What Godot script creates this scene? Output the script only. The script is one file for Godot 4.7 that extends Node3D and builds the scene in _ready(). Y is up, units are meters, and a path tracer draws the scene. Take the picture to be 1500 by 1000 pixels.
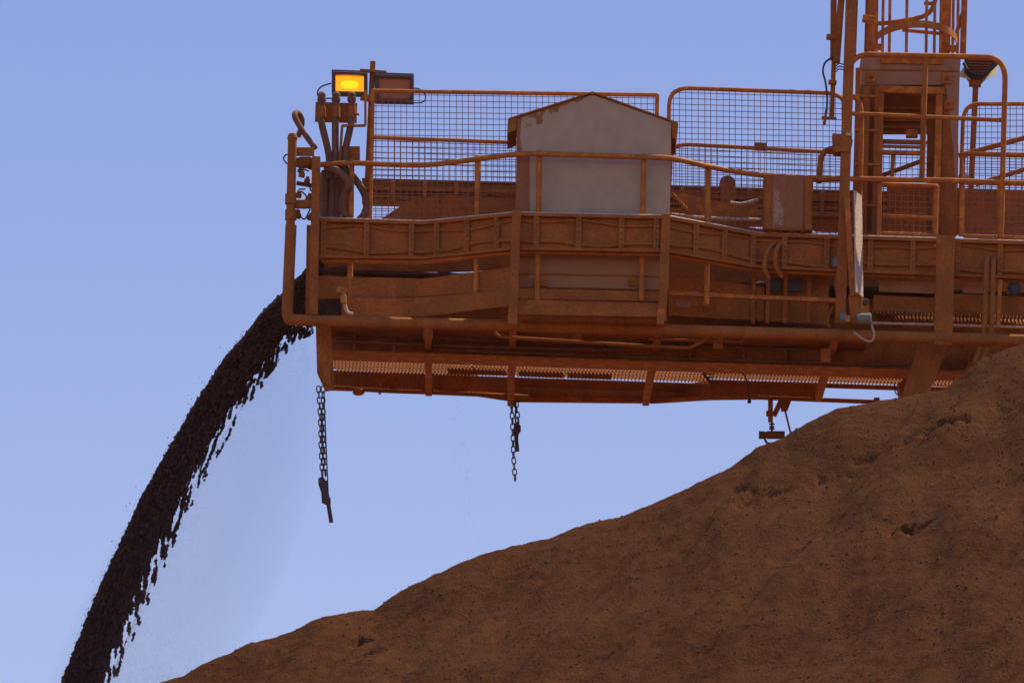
extends Node3D
# Discharge end of an ore stacker boom above a stockpile, seen from below with a long lens.
const PITCH := 14.0          # the camera looks up at the boom by this angle
const DIST := 50.0           # metres from the camera to the boom's near side
const CAM_Y := 1.7
const TAN_H := 0.0728
const TAN_V := 0.0728 / 1.5
const SLOPE_Z := 0.63        # fall of the stockpile towards the camera

var M := {}
var O := Vector3.ZERO        # base of the thing being built
var rng := RandomNumberGenerator.new()
var used := {}
var n_big := FastNoiseLite.new()
var n_med := FastNoiseLite.new()
var n_fine := FastNoiseLite.new()
var n_rill := FastNoiseLite.new()

# ---------------------------------------------------------------- helpers
# place of a survey mark: sight line measured on the photograph, w = metres in front of the boom's near side
func P(px: float, py: float, w: float = 0.0) -> Vector3:
	var t := deg_to_rad(PITCH)
	var sx := (px - 750.0) / 750.0 * TAN_H
	var sy := (500.0 - py) / 500.0 * TAN_V
	var d := Vector3(sx, sin(t) + sy * cos(t), -cos(t) + sy * sin(t))
	var k := (w - DIST) / d.z
	return Vector3(0, CAM_Y, DIST) + d * k

func lin(r: float, g: float, b: float) -> Color:
	return Color(r, g, b).linear_to_srgb()

class B:
	var v := PackedVector3Array()
	var n := PackedVector3Array()
	func tri(a: Vector3, b: Vector3, c: Vector3, na: Vector3, nb: Vector3, nc: Vector3) -> void:
		if (b - a).cross(c - a).dot(na + nb + nc) > 0.0:
			v.append(a); v.append(c); v.append(b); n.append(na); n.append(nc); n.append(nb)
		else:
			v.append(a); v.append(b); v.append(c); n.append(na); n.append(nb); n.append(nc)
	func quad(a: Vector3, b: Vector3, c: Vector3, d: Vector3, nn: Vector3) -> void:
		tri(a, b, c, nn, nn, nn); tri(a, c, d, nn, nn, nn)
	func mesh(o: Vector3) -> ArrayMesh:
		var vv := PackedVector3Array()
		vv.resize(v.size())
		for i in v.size(): vv[i] = v[i] - o
		var arr := []
		arr.resize(Mesh.ARRAY_MAX)
		arr[Mesh.ARRAY_VERTEX] = vv
		arr[Mesh.ARRAY_NORMAL] = n
		var m := ArrayMesh.new()
		m.add_surface_from_arrays(Mesh.PRIMITIVE_TRIANGLES, arr)
		return m

# a box given by its centre and three half axes, edges chamfered by e
func box(b: B, c: Vector3, ax: Vector3, ay: Vector3, az: Vector3, e: float = 0.0) -> void:
	var A := [ax, ay, az]
	if e <= 0.0 or e > minf(ax.length(), minf(ay.length(), az.length())) * 0.8:
		for i in 3:
			var u: Vector3 = A[(i + 1) % 3]
			var w: Vector3 = A[(i + 2) % 3]
			for s in [-1.0, 1.0]:
				var f: Vector3 = c + A[i] * s
				b.quad(f - u - w, f + u - w, f + u + w, f - u + w, (A[i] * s).normalized())
		return
	var L := [ax.normalized(), ay.normalized(), az.normalized()]
	for i in 3:
		var j := (i + 1) % 3
		var k := (i + 2) % 3
		var u: Vector3 = A[j] - L[j] * e
		var w: Vector3 = A[k] - L[k] * e
		for s in [-1.0, 1.0]:
			var f: Vector3 = c + A[i] * s
			b.quad(f - u - w, f + u - w, f + u + w, f - u + w, L[i] * s)
		# the four edges along axis i
		var run: Vector3 = A[i] - L[i] * e
		for s in [-1.0, 1.0]:
			for t in [-1.0, 1.0]:
				var p: Vector3 = c + A[j] * s + (A[k] - L[k] * e) * t
				var q: Vector3 = c + (A[j] - L[j] * e) * s + A[k] * t
				b.quad(p - run, p + run, q + run, q - run, (L[j] * s + L[k] * t).normalized())
	for s in [-1.0, 1.0]:
		for t in [-1.0, 1.0]:
			for r in [-1.0, 1.0]:
				var i0: Vector3 = c + ax * s + (ay - L[1] * e) * t + (az - L[2] * e) * r
				var i1: Vector3 = c + (ax - L[0] * e) * s + ay * t + (az - L[2] * e) * r
				var i2: Vector3 = c + (ax - L[0] * e) * s + (ay - L[1] * e) * t + az * r
				var nn: Vector3 = (L[0] * s + L[1] * t + L[2] * r).normalized()
				b.tri(i0, i1, i2, nn, nn, nn)

# straight bar from a to c: wid across the run (in the upright plane), dep the other way
func bar(b: B, a: Vector3, c: Vector3, wid: float, dep: float, e: float = 0.0) -> void:
	var run := c - a
	var l := run.normalized()
	var side := l.cross(Vector3(0, 0, 1))
	if side.length() < 0.2: side = l.cross(Vector3(1, 0, 0))
	side = side.normalized()
	var d := l.cross(side).normalized()
	box(b, (a + c) * 0.5, run * 0.5, side * wid * 0.5, d * dep * 0.5, e)

# flat plate: outline in marks [px, py], front at w, thickness dep
func plate(b: B, pts: Array, w: float, dep: float) -> void:
	var f := PackedVector3Array()
	for p in pts: f.append(P(p[0], p[1], p[2] if p.size() > 2 else w))
	slab(b, f, Vector3(0, 0, -dep))

func slab(b: B, f: PackedVector3Array, ext: Vector3) -> void:
	var nn := Vector3.ZERO
	for i in f.size():
		nn += (f[i] - f[0]).cross(f[(i + 1) % f.size()] - f[0])
	nn = nn.normalized()
	if nn.dot(ext) > 0: nn = -nn
	var ux := (f[1] - f[0]).normalized()
	var uy := nn.cross(ux)
	var flat := PackedVector2Array()
	for p in f: flat.append(Vector2((p - f[0]).dot(ux), (p - f[0]).dot(uy)))
	var idx := Geometry2D.triangulate_polygon(flat)
	for i in range(0, idx.size(), 3):
		b.tri(f[idx[i]], f[idx[i + 1]], f[idx[i + 2]], nn, nn, nn)
		b.tri(f[idx[i]] + ext, f[idx[i + 1]] + ext, f[idx[i + 2]] + ext, -nn, -nn, -nn)
	var mid := Vector3.ZERO
	for p in f: mid += p / f.size()
	var ccw := 0.0
	for i in flat.size(): ccw += flat[i].cross(flat[(i + 1) % flat.size()])
	for i in f.size():
		var p := f[i]
		var q := f[(i + 1) % f.size()]
		var en := (q - p).cross(nn).normalized() * (1.0 if ccw > 0 else -1.0)
		b.quad(p, q, q + ext, p + ext, en)

func tube(b: B, path: PackedVector3Array, r, seg: int = 10, closed: bool = false) -> void:
	var m := path.size()
	var up := Vector3(0, 0, 1)
	var rings := []
	for i in m:
		var t: Vector3
		if closed: t = path[(i + 1) % m] - path[(i + m - 1) % m]
		else: t = path[mini(i + 1, m - 1)] - path[maxi(i - 1, 0)]
		t = t.normalized()
		if absf(up.dot(t)) > 0.95: up = Vector3(0, 1, 0) if absf(t.y) < 0.9 else Vector3(1, 0, 0)
		var x := (up - t * up.dot(t)).normalized()
		var y := t.cross(x)
		up = x
		var rr: float = r[i] if r is Array else r
		var ring := []
		for k in seg:
			var a := TAU * k / seg
			var d := x * cos(a) + y * sin(a)
			ring.append([path[i] + d * rr, d])
		rings.append(ring)
	var cnt := m if closed else m - 1
	for i in cnt:
		var R: Array = rings[i]
		var S: Array = rings[(i + 1) % m]
		for k in seg:
			var k2 := (k + 1) % seg
			b.tri(R[k][0], R[k2][0], S[k2][0], R[k][1], R[k2][1], S[k2][1])
			b.tri(R[k][0], S[k2][0], S[k][0], R[k][1], S[k2][1], S[k][1])
	if not closed:
		for e in [0, m - 1]:
			var t2: Vector3 = (path[0] - path[1]).normalized() if e == 0 else (path[m - 1] - path[m - 2]).normalized()
			for k in seg:
				b.tri(path[e], rings[e][k][0], rings[e][(k + 1) % seg][0], t2, t2, t2)

# marks [px, py, w] to a path with its corners rounded
func run(pts: Array, soft: float = 0.35, steps: int = 5) -> PackedVector3Array:
	var q := PackedVector3Array()
	for p in pts: q.append(P(p[0], p[1], p[2]))
	return rounded(q, soft, steps)

func rounded(q: PackedVector3Array, soft: float = 0.35, steps: int = 5) -> PackedVector3Array:
	var o := PackedVector3Array()
	o.append(q[0])
	for i in range(1, q.size() - 1):
		var a := q[i].lerp(q[i - 1], soft)
		var c := q[i].lerp(q[i + 1], soft)
		for k in steps + 1:
			var t := float(k) / steps
			o.append(a.lerp(q[i], t).lerp(q[i].lerp(c, t), t))
	o.append(q[q.size() - 1])
	return o

# a curve through all marks
func curve(pts: Array, steps: int = 6) -> PackedVector3Array:
	var q := PackedVector3Array()
	for p in pts: q.append(P(p[0], p[1], p[2]))
	var o := PackedVector3Array()
	for i in q.size() - 1:
		for k in steps:
			o.append(q[i].cubic_interpolate(q[i + 1], q[maxi(i - 1, 0)], q[mini(i + 2, q.size() - 1)], float(k) / steps))
	o.append(q[q.size() - 1])
	return o

# solid of revolution: profile [along, radius] from a in direction d
func lathe(b: B, a: Vector3, d: Vector3, prof: Array, seg: int = 14) -> void:
	d = d.normalized()
	var x := d.cross(Vector3(0, 0, 1))
	if x.length() < 0.3: x = d.cross(Vector3(1, 0, 0))
	x = x.normalized()
	var y := d.cross(x)
	for i in prof.size() - 1:
		var p: Array = prof[i]
		var q: Array = prof[i + 1]
		for k in seg:
			var a0 := TAU * k / seg
			var a1 := TAU * (k + 1) / seg
			var d0 := x * cos(a0) + y * sin(a0)
			var d1 := x * cos(a1) + y * sin(a1)
			var sl: float = -(q[1] - p[1])
			var al: float = q[0] - p[0]
			var n0 := (d0 * al + d * sl).normalized()
			var n1 := (d1 * al + d * sl).normalized()
			var A: Vector3 = a + d * p[0] + d0 * p[1]
			var Bq: Vector3 = a + d * p[0] + d1 * p[1]
			var C: Vector3 = a + d * q[0] + d1 * q[1]
			var D: Vector3 = a + d * q[0] + d0 * q[1]
			if p[1] > 0.00001: b.tri(A, Bq, C, n0, n1, n1)
			if q[1] > 0.00001: b.tri(A, C, D, n0, n1, n0)

func ball(b: B, c: Vector3, r: float) -> void:
	var prof := []
	for i in 9:
		var a := PI * i / 8
		prof.append([-cos(a) * r, sin(a) * r])
	lathe(b, c, Vector3(0, 1, 0), prof, 12)

func numbered(called: String) -> String:
	used[called] = used.get(called, -1) + 1
	return called if used[called] == 0 else "%s_%03d" % [called, used[called]]

func thing(called: String, label: String, category: String, base: Vector3, group: String = "") -> Node3D:
	var o := Node3D.new()
	o.name = numbered(called)
	add_child(o)
	o.position = base
	O = base
	o.set_meta("label", label)
	o.set_meta("category", category)
	if group != "": o.set_meta("group", group)
	return o

func part(called: String, b: B, mat: Material, parent: Node) -> MeshInstance3D:
	var o := MeshInstance3D.new()
	o.name = called
	o.mesh = b.mesh(O)
	o.material_override = mat
	parent.add_child(o, true)
	return o

func pipe_part(called: String, path: PackedVector3Array, r, mat: Material, parent: Node, seg: int = 10) -> MeshInstance3D:
	var b := B.new()
	tube(b, path, r, seg)
	return part(called, b, mat, parent)

func bar_part(called: String, p: Array, q: Array, wid: float, dep: float, mat: Material, parent: Node, e: float = 0.003) -> MeshInstance3D:
	var b := B.new()
	bar(b, P(p[0], p[1], p[2]), P(q[0], q[1], q[2]), wid, dep, e)
	return part(called, b, mat, parent)

func plate_part(called: String, pts: Array, w: float, dep: float, mat: Material, parent: Node) -> MeshInstance3D:
	var b := B.new()
	plate(b, pts, w, dep)
	return part(called, b, mat, parent)

func sheet_part(called: String, top: Array, bottom: Array, dep: float, mat: Material, parent: Node) -> MeshInstance3D:
	# an upright strip that follows bends: top and bottom are lists of marks
	var b := B.new()
	for i in top.size() - 1:
		var f := PackedVector3Array([P(top[i][0], top[i][1], top[i][2]), P(top[i + 1][0], top[i + 1][1], top[i + 1][2]),
			P(bottom[i + 1][0], bottom[i + 1][1], bottom[i + 1][2]), P(bottom[i][0], bottom[i][1], bottom[i][2])])
		slab(b, f, Vector3(0, 0, -dep))
	return part(called, b, mat, parent)

# value of a polyline of marks (sorted by px) at px, returns [py, w]
func along(line: Array, px: float) -> Array:
	for i in line.size() - 1:
		if px <= line[i + 1][0]:
			var t: float = (px - line[i][0]) / (line[i + 1][0] - line[i][0])
			return [lerpf(line[i][1], line[i + 1][1], t), lerpf(line[i][2], line[i + 1][2], t)]
	return [line[-1][1], line[-1][2]]

# ---------------------------------------------------------------- materials
func noise_image(size: int, freq: float, sd: int, oct: int = 5) -> Image:
	var n := FastNoiseLite.new()
	n.seed = sd
	n.frequency = freq
	n.fractal_octaves = oct
	n.noise_type = FastNoiseLite.TYPE_SIMPLEX_SMOOTH
	return n.get_seamless_image(size, size)

func mixed(size: int, c: Array, f1: float, f2: float, sd: int, edge: float = 0.15, share: float = 0.5) -> ImageTexture:
	# c: [base, second, grain strength]; second colour lies in patches with soft ragged outlines
	var a := noise_image(size, f1, sd)
	var g := noise_image(size, f2, sd + 7, 3)
	var im := Image.create(size, size, true, Image.FORMAT_RGB8)
	for y in size:
		for x in size:
			var t := smoothstep(1.0 - share - edge, 1.0 - share + edge, a.get_pixel(x, y).r * 0.8 + g.get_pixel(x, y).r * 0.2)
			var k: float = 1.0 + (g.get_pixel(x, y).r - 0.5) * c[2]
			var col: Color = c[0].lerp(c[1], t)
			im.set_pixel(x, y, Color(col.r * k, col.g * k, col.b * k).linear_to_srgb())
	im.generate_mipmaps()
	return ImageTexture.create_from_image(im)

func bump(size: int, freq: float, sd: int, strength: float) -> ImageTexture:
	var im := noise_image(size, freq, sd)
	im.convert(Image.FORMAT_RGBA8)
	im.bump_map_to_normal_map(strength)
	im.generate_mipmaps()
	return ImageTexture.create_from_image(im)

func tri_mat(tex: Texture2D, per_m: float, rough: float, nrm: Texture2D = null, ns: float = 1.0) -> StandardMaterial3D:
	var m := StandardMaterial3D.new()
	m.albedo_texture = tex
	m.uv1_triplanar = true
	m.uv1_world_triplanar = true
	m.uv1_scale = Vector3.ONE * per_m
	m.roughness = rough
	m.metallic_specular = 0.3
	if nrm:
		m.normal_enabled = true
		m.normal_texture = nrm
		m.normal_scale = ns
	return m

func plain(c: Color, rough: float, metal: float = 0.0) -> StandardMaterial3D:
	var m := StandardMaterial3D.new()
	m.albedo_color = c
	m.roughness = rough
	m.metallic = metal
	return m

func make_materials() -> void:
	var nb := bump(256, 0.03, 5, 3.0)
	M.steel = tri_mat(mixed(512, [Color(0.285, 0.098, 0.021), Color(0.365, 0.122, 0.023), 0.4], 0.008, 0.07, 11), 0.9, 0.85, nb, 0.5)
	M.orange = tri_mat(mixed(512, [Color(0.38, 0.128, 0.025), Color(0.54, 0.19, 0.022), 0.4], 0.012, 0.08, 23, 0.10, 0.42), 1.3, 0.7, nb, 0.4)
	M.hose = tri_mat(mixed(256, [Color(0.14, 0.070, 0.040), Color(0.21, 0.095, 0.05), 0.35], 0.015, 0.08, 37), 2.0, 0.75)
	M.cable = tri_mat(mixed(256, [Color(0.19, 0.072, 0.028), Color(0.24, 0.09, 0.032), 0.35], 0.015, 0.08, 41), 2.0, 0.8)
	M.grey = tri_mat(mixed(256, [Color(0.36, 0.195, 0.105), Color(0.32, 0.14, 0.06), 0.25], 0.010, 0.09, 43, 0.25, 0.3), 1.1, 0.75, nb, 0.2)
	M.zinc = tri_mat(mixed(256, [Color(0.58, 0.43, 0.30), Color(0.44, 0.28, 0.17), 0.5], 0.03, 0.09, 47, 0.1, 0.4), 3.0, 0.7)
	M.belt = tri_mat(mixed(256, [Color(0.05, 0.03, 0.024), Color(0.09, 0.045, 0.03), 0.4], 0.015, 0.08, 53), 1.5, 0.9)
	M.wire = plain(lin(0.28, 0.11, 0.05), 0.7)
	M.chain = plain(lin(0.07, 0.035, 0.028), 0.7)
	M.ore = tri_mat(mixed(256, [Color(0.048, 0.023, 0.018), Color(0.078, 0.036, 0.026), 0.6], 0.03, 0.09, 59), 6.0, 0.95)
	M.lamp_case = plain(lin(0.075, 0.042, 0.032), 0.7)
	M.black = plain(lin(0.03, 0.022, 0.02), 0.6)
	M.teal = plain(lin(0.16, 0.17, 0.13), 0.6)
	M.yellow = plain(lin(0.42, 0.18, 0.03), 0.6)
	M.pale = plain(lin(0.44, 0.31, 0.19), 0.6)
	M.soil = tri_mat(mixed(512, [Color(0.27, 0.11, 0.048), Color(0.32, 0.13, 0.058), 0.5], 0.02, 0.09, 61), 0.2, 0.95)
	M.pile = tri_mat(mixed(1024, [Color(0.083, 0.0305, 0.0112), Color(0.093, 0.0345, 0.0125), 0.9], 0.006, 0.13, 67, 0.3, 0.5), 0.8, 0.95, bump(512, 0.08, 71, 4.0), 0.6)
	M.pile.metallic_specular = 0.08
	M.pile.roughness = 1.0
	M.pebble = StandardMaterial3D.new()
	M.pebble.vertex_color_use_as_albedo = true
	M.pebble.roughness = 0.95
	M.amber_off = plain(lin(0.42, 0.14, 0.035), 0.55)
	M.amber_on = plain(lin(0.25, 0.10, 0.005), 0.8)
	M.amber_on.emission_enabled = true
	M.amber_on.emission = Color(1.0, 0.64, 0.0)
	M.amber_on.emission_energy_multiplier = 14.0
	M.lamp_bowl = plain(lin(0.75, 0.52, 0.12), 0.5)
	M.amber_pane = plain(Color(0.8, 0.4, 0.02, 0.74), 0.3)
	M.amber_pane.emission_enabled = true
	M.amber_pane.emission = Color(1.0, 0.66, 0.0)
	M.amber_pane.emission_energy_multiplier = 0.85
	M.amber_pane.transparency = BaseMaterial3D.TRANSPARENCY_ALPHA
	M.reflector = plain(lin(0.88, 0.82, 0.46), 0.4)
	M.reflector.backlight_enabled = true
	M.reflector.backlight = lin(0.75, 0.62, 0.2)

# ---------------------------------------------------------------- stockpile
const CREST := [[-900, 1400], [-300, 1215], [100, 1052], [235, 1000], [265, 992], [300, 972], [330, 960], [365, 942], [400, 934], [430, 924], [462, 908], [480, 902], [520, 897], [548, 894],
	[575, 872], [600, 858], [650, 835], [690, 818], [730, 805], [770, 797], [805, 788], [860, 769], [875, 765], [910, 758], [960, 737], [1010, 714], [1060, 690], [1085, 674], [1110, 655],
	[1150, 640], [1178, 622], [1200, 610], [1225, 599], [1260, 595], [1290, 588], [1340, 580], [1385, 571], [1405, 556], [1430, 534], [1460, 519], [1500, 507], [1560, 478], [1650, 440], [1800, 400], [2200, 370]]
const CREST_W := 2.2
var crest_x := PackedFloat32Array()
var crest_y := PackedFloat32Array()
var cracks := []      # polylines in plan, [points, width, depth]
var pits := []        # [x, z, radius, depth]

func crest_at(x: float) -> float:
	var n := crest_x.size()
	if x <= crest_x[0]: return crest_y[0] + (x - crest_x[0]) * 0.4
	if x >= crest_x[n - 1]: return crest_y[n - 1]
	var i := crest_x.bsearch(x) - 1
	i = clampi(i, 0, n - 2)
	return lerpf(crest_y[i], crest_y[i + 1], (x - crest_x[i]) / (crest_x[i + 1] - crest_x[i]))

func crest_smooth(x: float) -> float:
	return (crest_at(x - 0.9) + crest_at(x - 0.3) + crest_at(x + 0.3) + crest_at(x + 0.9)) * 0.25

func pile_base(x: float, z: float) -> float:
	var d := z - CREST_W
	# the crest's small steps fade out down the face; the lines of fall run to the left
	var xs := x + maxf(d, 0.0) * 0.0
	var f := clampf(absf(d) / 0.9, 0.0, 1.0)
	var c := lerpf(crest_at(x), crest_smooth(xs), f)
	var fall := SLOPE_Z * (sqrt(d * d + 0.006) - 0.077)
	return maxf(c - fall, -0.3)

func pile_h(x: float, z: float) -> float:
	var h := pile_base(x, z)
	if h <= -0.25: return h
	var d := z - CREST_W
	var k := clampf(absf(d) / 0.5, 0.15, 1.0)
	# along / across the line of fall
	var a := x * 0.536 + d * -0.844
	var c := x * 0.844 + d * 0.536
	h += n_big.get_noise_2d(x, z) * 0.09 * k
	h += (n_rill.get_noise_2d(c * 1.1, a * 0.08) * 0.07 + n_rill.get_noise_2d(c * 4.0 + 30.0, a * 0.35) * 0.022) * k
	h += n_med.get_noise_2d(x, z) * 0.017 * lerpf(0.6, 1.0, k)
	h += n_fine.get_noise_2d(x, z) * 0.009
	# ragged slips and cracks
	var wx := x + n_med.get_noise_2d(x * 3.0 + 20.0, z * 3.0) * 0.09
	var wz := z + n_med.get_noise_2d(x * 3.0, z * 3.0 + 50.0) * 0.09
	for p in pits:
		var dx: float = (wx - p[0]) / p[2]
		var dz: float = (wz - p[1]) / (p[2] * 0.7)
		var q := dx * dx + dz * dz
		if q < 6.0: h -= p[3] * exp(-q * q * 0.8)
	for cr in cracks:
		var pl: PackedVector2Array = cr[0]
		if x < cr[3] or x > cr[4]: continue
		var best := 1e9
		var gx := 0.0
		for i in pl.size() - 1:
			var g := Geometry2D.get_closest_point_to_segment(Vector2(wx, wz), pl[i], pl[i + 1])
			var dd := g.distance_to(Vector2(wx, wz))
			if dd < best: best = dd; gx = g.x
		if best < cr[1] * 6.0:
			h -= cr[2] * exp(-best / (cr[1] * 0.8)) * (0.65 + 0.7 * n_rill.get_noise_2d(gx * 2.5, 3.0))
	return h

func on_pile(px: float, py: float) -> Vector3:
	var c := Vector3(0, CAM_Y, DIST)
	var d := (P(px, py, 0.0) - c).normalized()
	var t := 34.0
	while t < 56.0:
		var q := c + d * t
		if q.y < pile_base(q.x, q.z): return q
		t += 0.02
	return c + d * t

func build_pile() -> void:
	for p in CREST:
		var q := P(p[0], p[1], CREST_W)
		crest_x.append(q.x)
		crest_y.append(q.y)
	n_big.seed = 3; n_big.frequency = 0.45; n_big.fractal_octaves = 3
	n_rill.seed = 5; n_rill.frequency = 1.1; n_rill.fractal_octaves = 4
	n_med.seed = 8; n_med.frequency = 2.2; n_med.fractal_octaves = 4
	n_fine.seed = 9; n_fine.frequency = 9.0; n_fine.fractal_octaves = 3
	for c in [[[[1075, 722], [1090, 718], [1097, 728], [1098, 748]], 0.018, 0.05],
			[[[1130, 728], [1160, 712], [1200, 698], [1230, 684], [1250, 680]], 0.022, 0.055],
			[[[1240, 672], [1270, 662], [1285, 657]], 0.018, 0.045],
			[[[1300, 652], [1345, 634], [1372, 624], [1400, 624], [1440, 606], [1465, 590]], 0.026, 0.06],
			[[[1465, 590], [1490, 566], [1530, 540]], 0.03, 0.06]]:
		var pl := PackedVector2Array()
		var lo := 1e9
		var hi := -1e9
		for m in c[0]:
			var q := on_pile(m[0], m[1])
			pl.append(Vector2(q.x, q.z))
			lo = minf(lo, q.x); hi = maxf(hi, q.x)
		cracks.append([pl, c[1], c[2], lo - 0.15, hi + 0.15])
	for c in [[1335, 768, 0.07, 0.09], [1318, 773, 0.045, 0.07], [1352, 764, 0.045, 0.07], [533, 934, 0.055, 0.10], [541, 951, 0.045, 0.06], [1368, 627, 0.05, 0.07]]:
		var q := on_pile(c[0], c[1])
		pits.append([q.x, q.z, c[2], c[3]])
	var xs := PackedFloat32Array()
	var x := -38.0
	while x < 30.0:
		xs.append(x)
		x += 0.021 if (x > -3.5 and x < 4.2) else (0.08 if (x > -4.5 and x < 5.5) else 0.7)
	var zs := PackedFloat32Array()
	var z := -34.0
	while z < 27.0:
		zs.append(z)
		z += 0.016 if (z > CREST_W - 0.35 and z < CREST_W + 0.6) else (0.026 if (z >= CREST_W + 0.6 and z < 10.5) else (0.07 if (z > 1.0 and z < 11.5) else 0.6))
	var nx := xs.size()
	var nz := zs.size()
	var v := PackedVector3Array(); v.resize(nx * nz)
	for j in nz:
		for i in nx:
			v[j * nx + i] = Vector3(xs[i], pile_h(xs[i], zs[j]), zs[j])
	var nn := PackedVector3Array(); nn.resize(nx * nz)
	for j in nz:
		for i in nx:
			var e := v[j * nx + mini(i + 1, nx - 1)] - v[j * nx + maxi(i - 1, 0)]
			var f := v[mini(j + 1, nz - 1) * nx + i] - v[maxi(j - 1, 0) * nx + i]
			nn[j * nx + i] = f.cross(e).normalized()
	var idx := PackedInt32Array(); idx.resize((nx - 1) * (nz - 1) * 6)
	var k := 0
	for j in nz - 1:
		for i in nx - 1:
			var p := j * nx + i
			idx[k] = p; idx[k + 1] = p + 1; idx[k + 2] = p + nx
			idx[k + 3] = p + 1; idx[k + 4] = p + nx + 1; idx[k + 5] = p + nx
			k += 6
	var arr := []
	arr.resize(Mesh.ARRAY_MAX)
	arr[Mesh.ARRAY_VERTEX] = v
	arr[Mesh.ARRAY_NORMAL] = nn
	arr[Mesh.ARRAY_INDEX] = idx
	var mesh := ArrayMesh.new()
	mesh.add_surface_from_arrays(Mesh.PRIMITIVE_TRIANGLES, arr)
	var o := MeshInstance3D.new()
	o.name = "stockpile"
	o.mesh = mesh
	o.material_override = M.pile
	o.set_meta("kind", "structure")
	o.set_meta("label", "brown heap of crushed ore sloping up below the boom")
	add_child(o)
	# loose stones lying on the face
	var n := 42000
	var mm := MultiMesh.new()
	mm.transform_format = MultiMesh.TRANSFORM_3D
	mm.use_colors = true
	mm.mesh = lump_mesh(3, 0.35)
	mm.instance_count = n
	for i in n:
		var sx := rng.randf_range(-3.3, 4.2)
		var sz := CREST_W - 0.1 + pow(rng.randf(), 0.85) * 8.2
		var r := 0.0030 + 0.007 * pow(rng.randf(), 7.0)
		if rng.randf() < 0.0001: r = rng.randf_range(0.015, 0.028)
		var bs := Basis.from_euler(Vector3(rng.randf() * TAU, rng.randf() * TAU, 0)).scaled(Vector3(r, r * 0.8, r))
		mm.set_instance_transform(i, Transform3D(bs, Vector3(sx, pile_h(sx, sz) + r * 0.25, sz)))
		var t := rng.randf_range(0.75, 1.35)
		var c := Color(0.094 * t, 0.035 * t, 0.013 * t)
		if rng.randf() < 0.03: c = Color(0.20, 0.105, 0.06)
		mm.set_instance_color(i, c)
	var s := MultiMeshInstance3D.new()
	s.name = "ore_stones"
	s.multimesh = mm
	s.material_override = M.pebble
	s.set_meta("kind", "stuff")
	s.set_meta("label", "small loose stones strewn over the face of the ore heap")
	s.set_meta("category", "stones")
	add_child(s)

func lump_mesh(sd: int, rough: float) -> ArrayMesh:
	# a broken lump: icosahedron with every corner pushed in or out
	var r := RandomNumberGenerator.new()
	r.seed = sd
	var g := (1.0 + sqrt(5.0)) / 2.0
	var pts := [Vector3(-1, g, 0), Vector3(1, g, 0), Vector3(-1, -g, 0), Vector3(1, -g, 0), Vector3(0, -1, g), Vector3(0, 1, g), Vector3(0, -1, -g), Vector3(0, 1, -g), Vector3(g, 0, -1), Vector3(g, 0, 1), Vector3(-g, 0, -1), Vector3(-g, 0, 1)]
	for i in 12: pts[i] = pts[i].normalized() * (1.0 + r.randf_range(-rough, rough))
	var b := B.new()
	for f in [[0, 11, 5], [0, 5, 1], [0, 1, 7], [0, 7, 10], [0, 10, 11], [1, 5, 9], [5, 11, 4], [11, 10, 2], [10, 7, 6], [7, 1, 8], [3, 9, 4], [3, 4, 2], [3, 2, 6], [3, 6, 8], [3, 8, 9], [4, 9, 5], [2, 4, 11], [6, 2, 10], [8, 6, 7], [9, 8, 1]]:
		var p: Vector3 = pts[f[0]]
		var q: Vector3 = pts[f[1]]
		var s: Vector3 = pts[f[2]]
		var m := (q - p).cross(s - p).normalized()
		if m.dot(p + q + s) < 0: m = -m
		b.tri(p, q, s, m, m, m)
	return b.mesh(Vector3.ZERO)

# ---------------------------------------------------------------- falling ore
const ST_L := [[470, 372], [446, 398], [412, 432], [385, 458], [355, 497], [330, 524], [288, 588], [246, 660], [212, 720], [180, 788], [150, 852], [122, 918], [90, 1000], [45, 1120], [5, 1250], [-25, 1380]]
const ST_R := [[490, 470], [455, 478], [432, 492], [405, 520], [382, 555], [360, 582], [322, 645], [285, 712], [254, 775], [228, 836], [202, 895], [180, 948], [157, 1000], [115, 1120], [80, 1250], [52, 1380]]

func stream_at(s: float, t: float) -> Vector2:
	# s 0..1 down the stream, t 0 = upper left edge, 1 = lower right edge
	var f := s * (ST_L.size() - 1)
	var i := mini(int(f), ST_L.size() - 2)
	var u := f - i
	var l := Vector2(lerpf(ST_L[i][0], ST_L[i + 1][0], u), lerpf(ST_L[i][1], ST_L[i + 1][1], u))
	var r := Vector2(lerpf(ST_R[i][0], ST_R[i + 1][0], u), lerpf(ST_R[i][1], ST_R[i + 1][1], u))
	return l.lerp(r, t)

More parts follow.
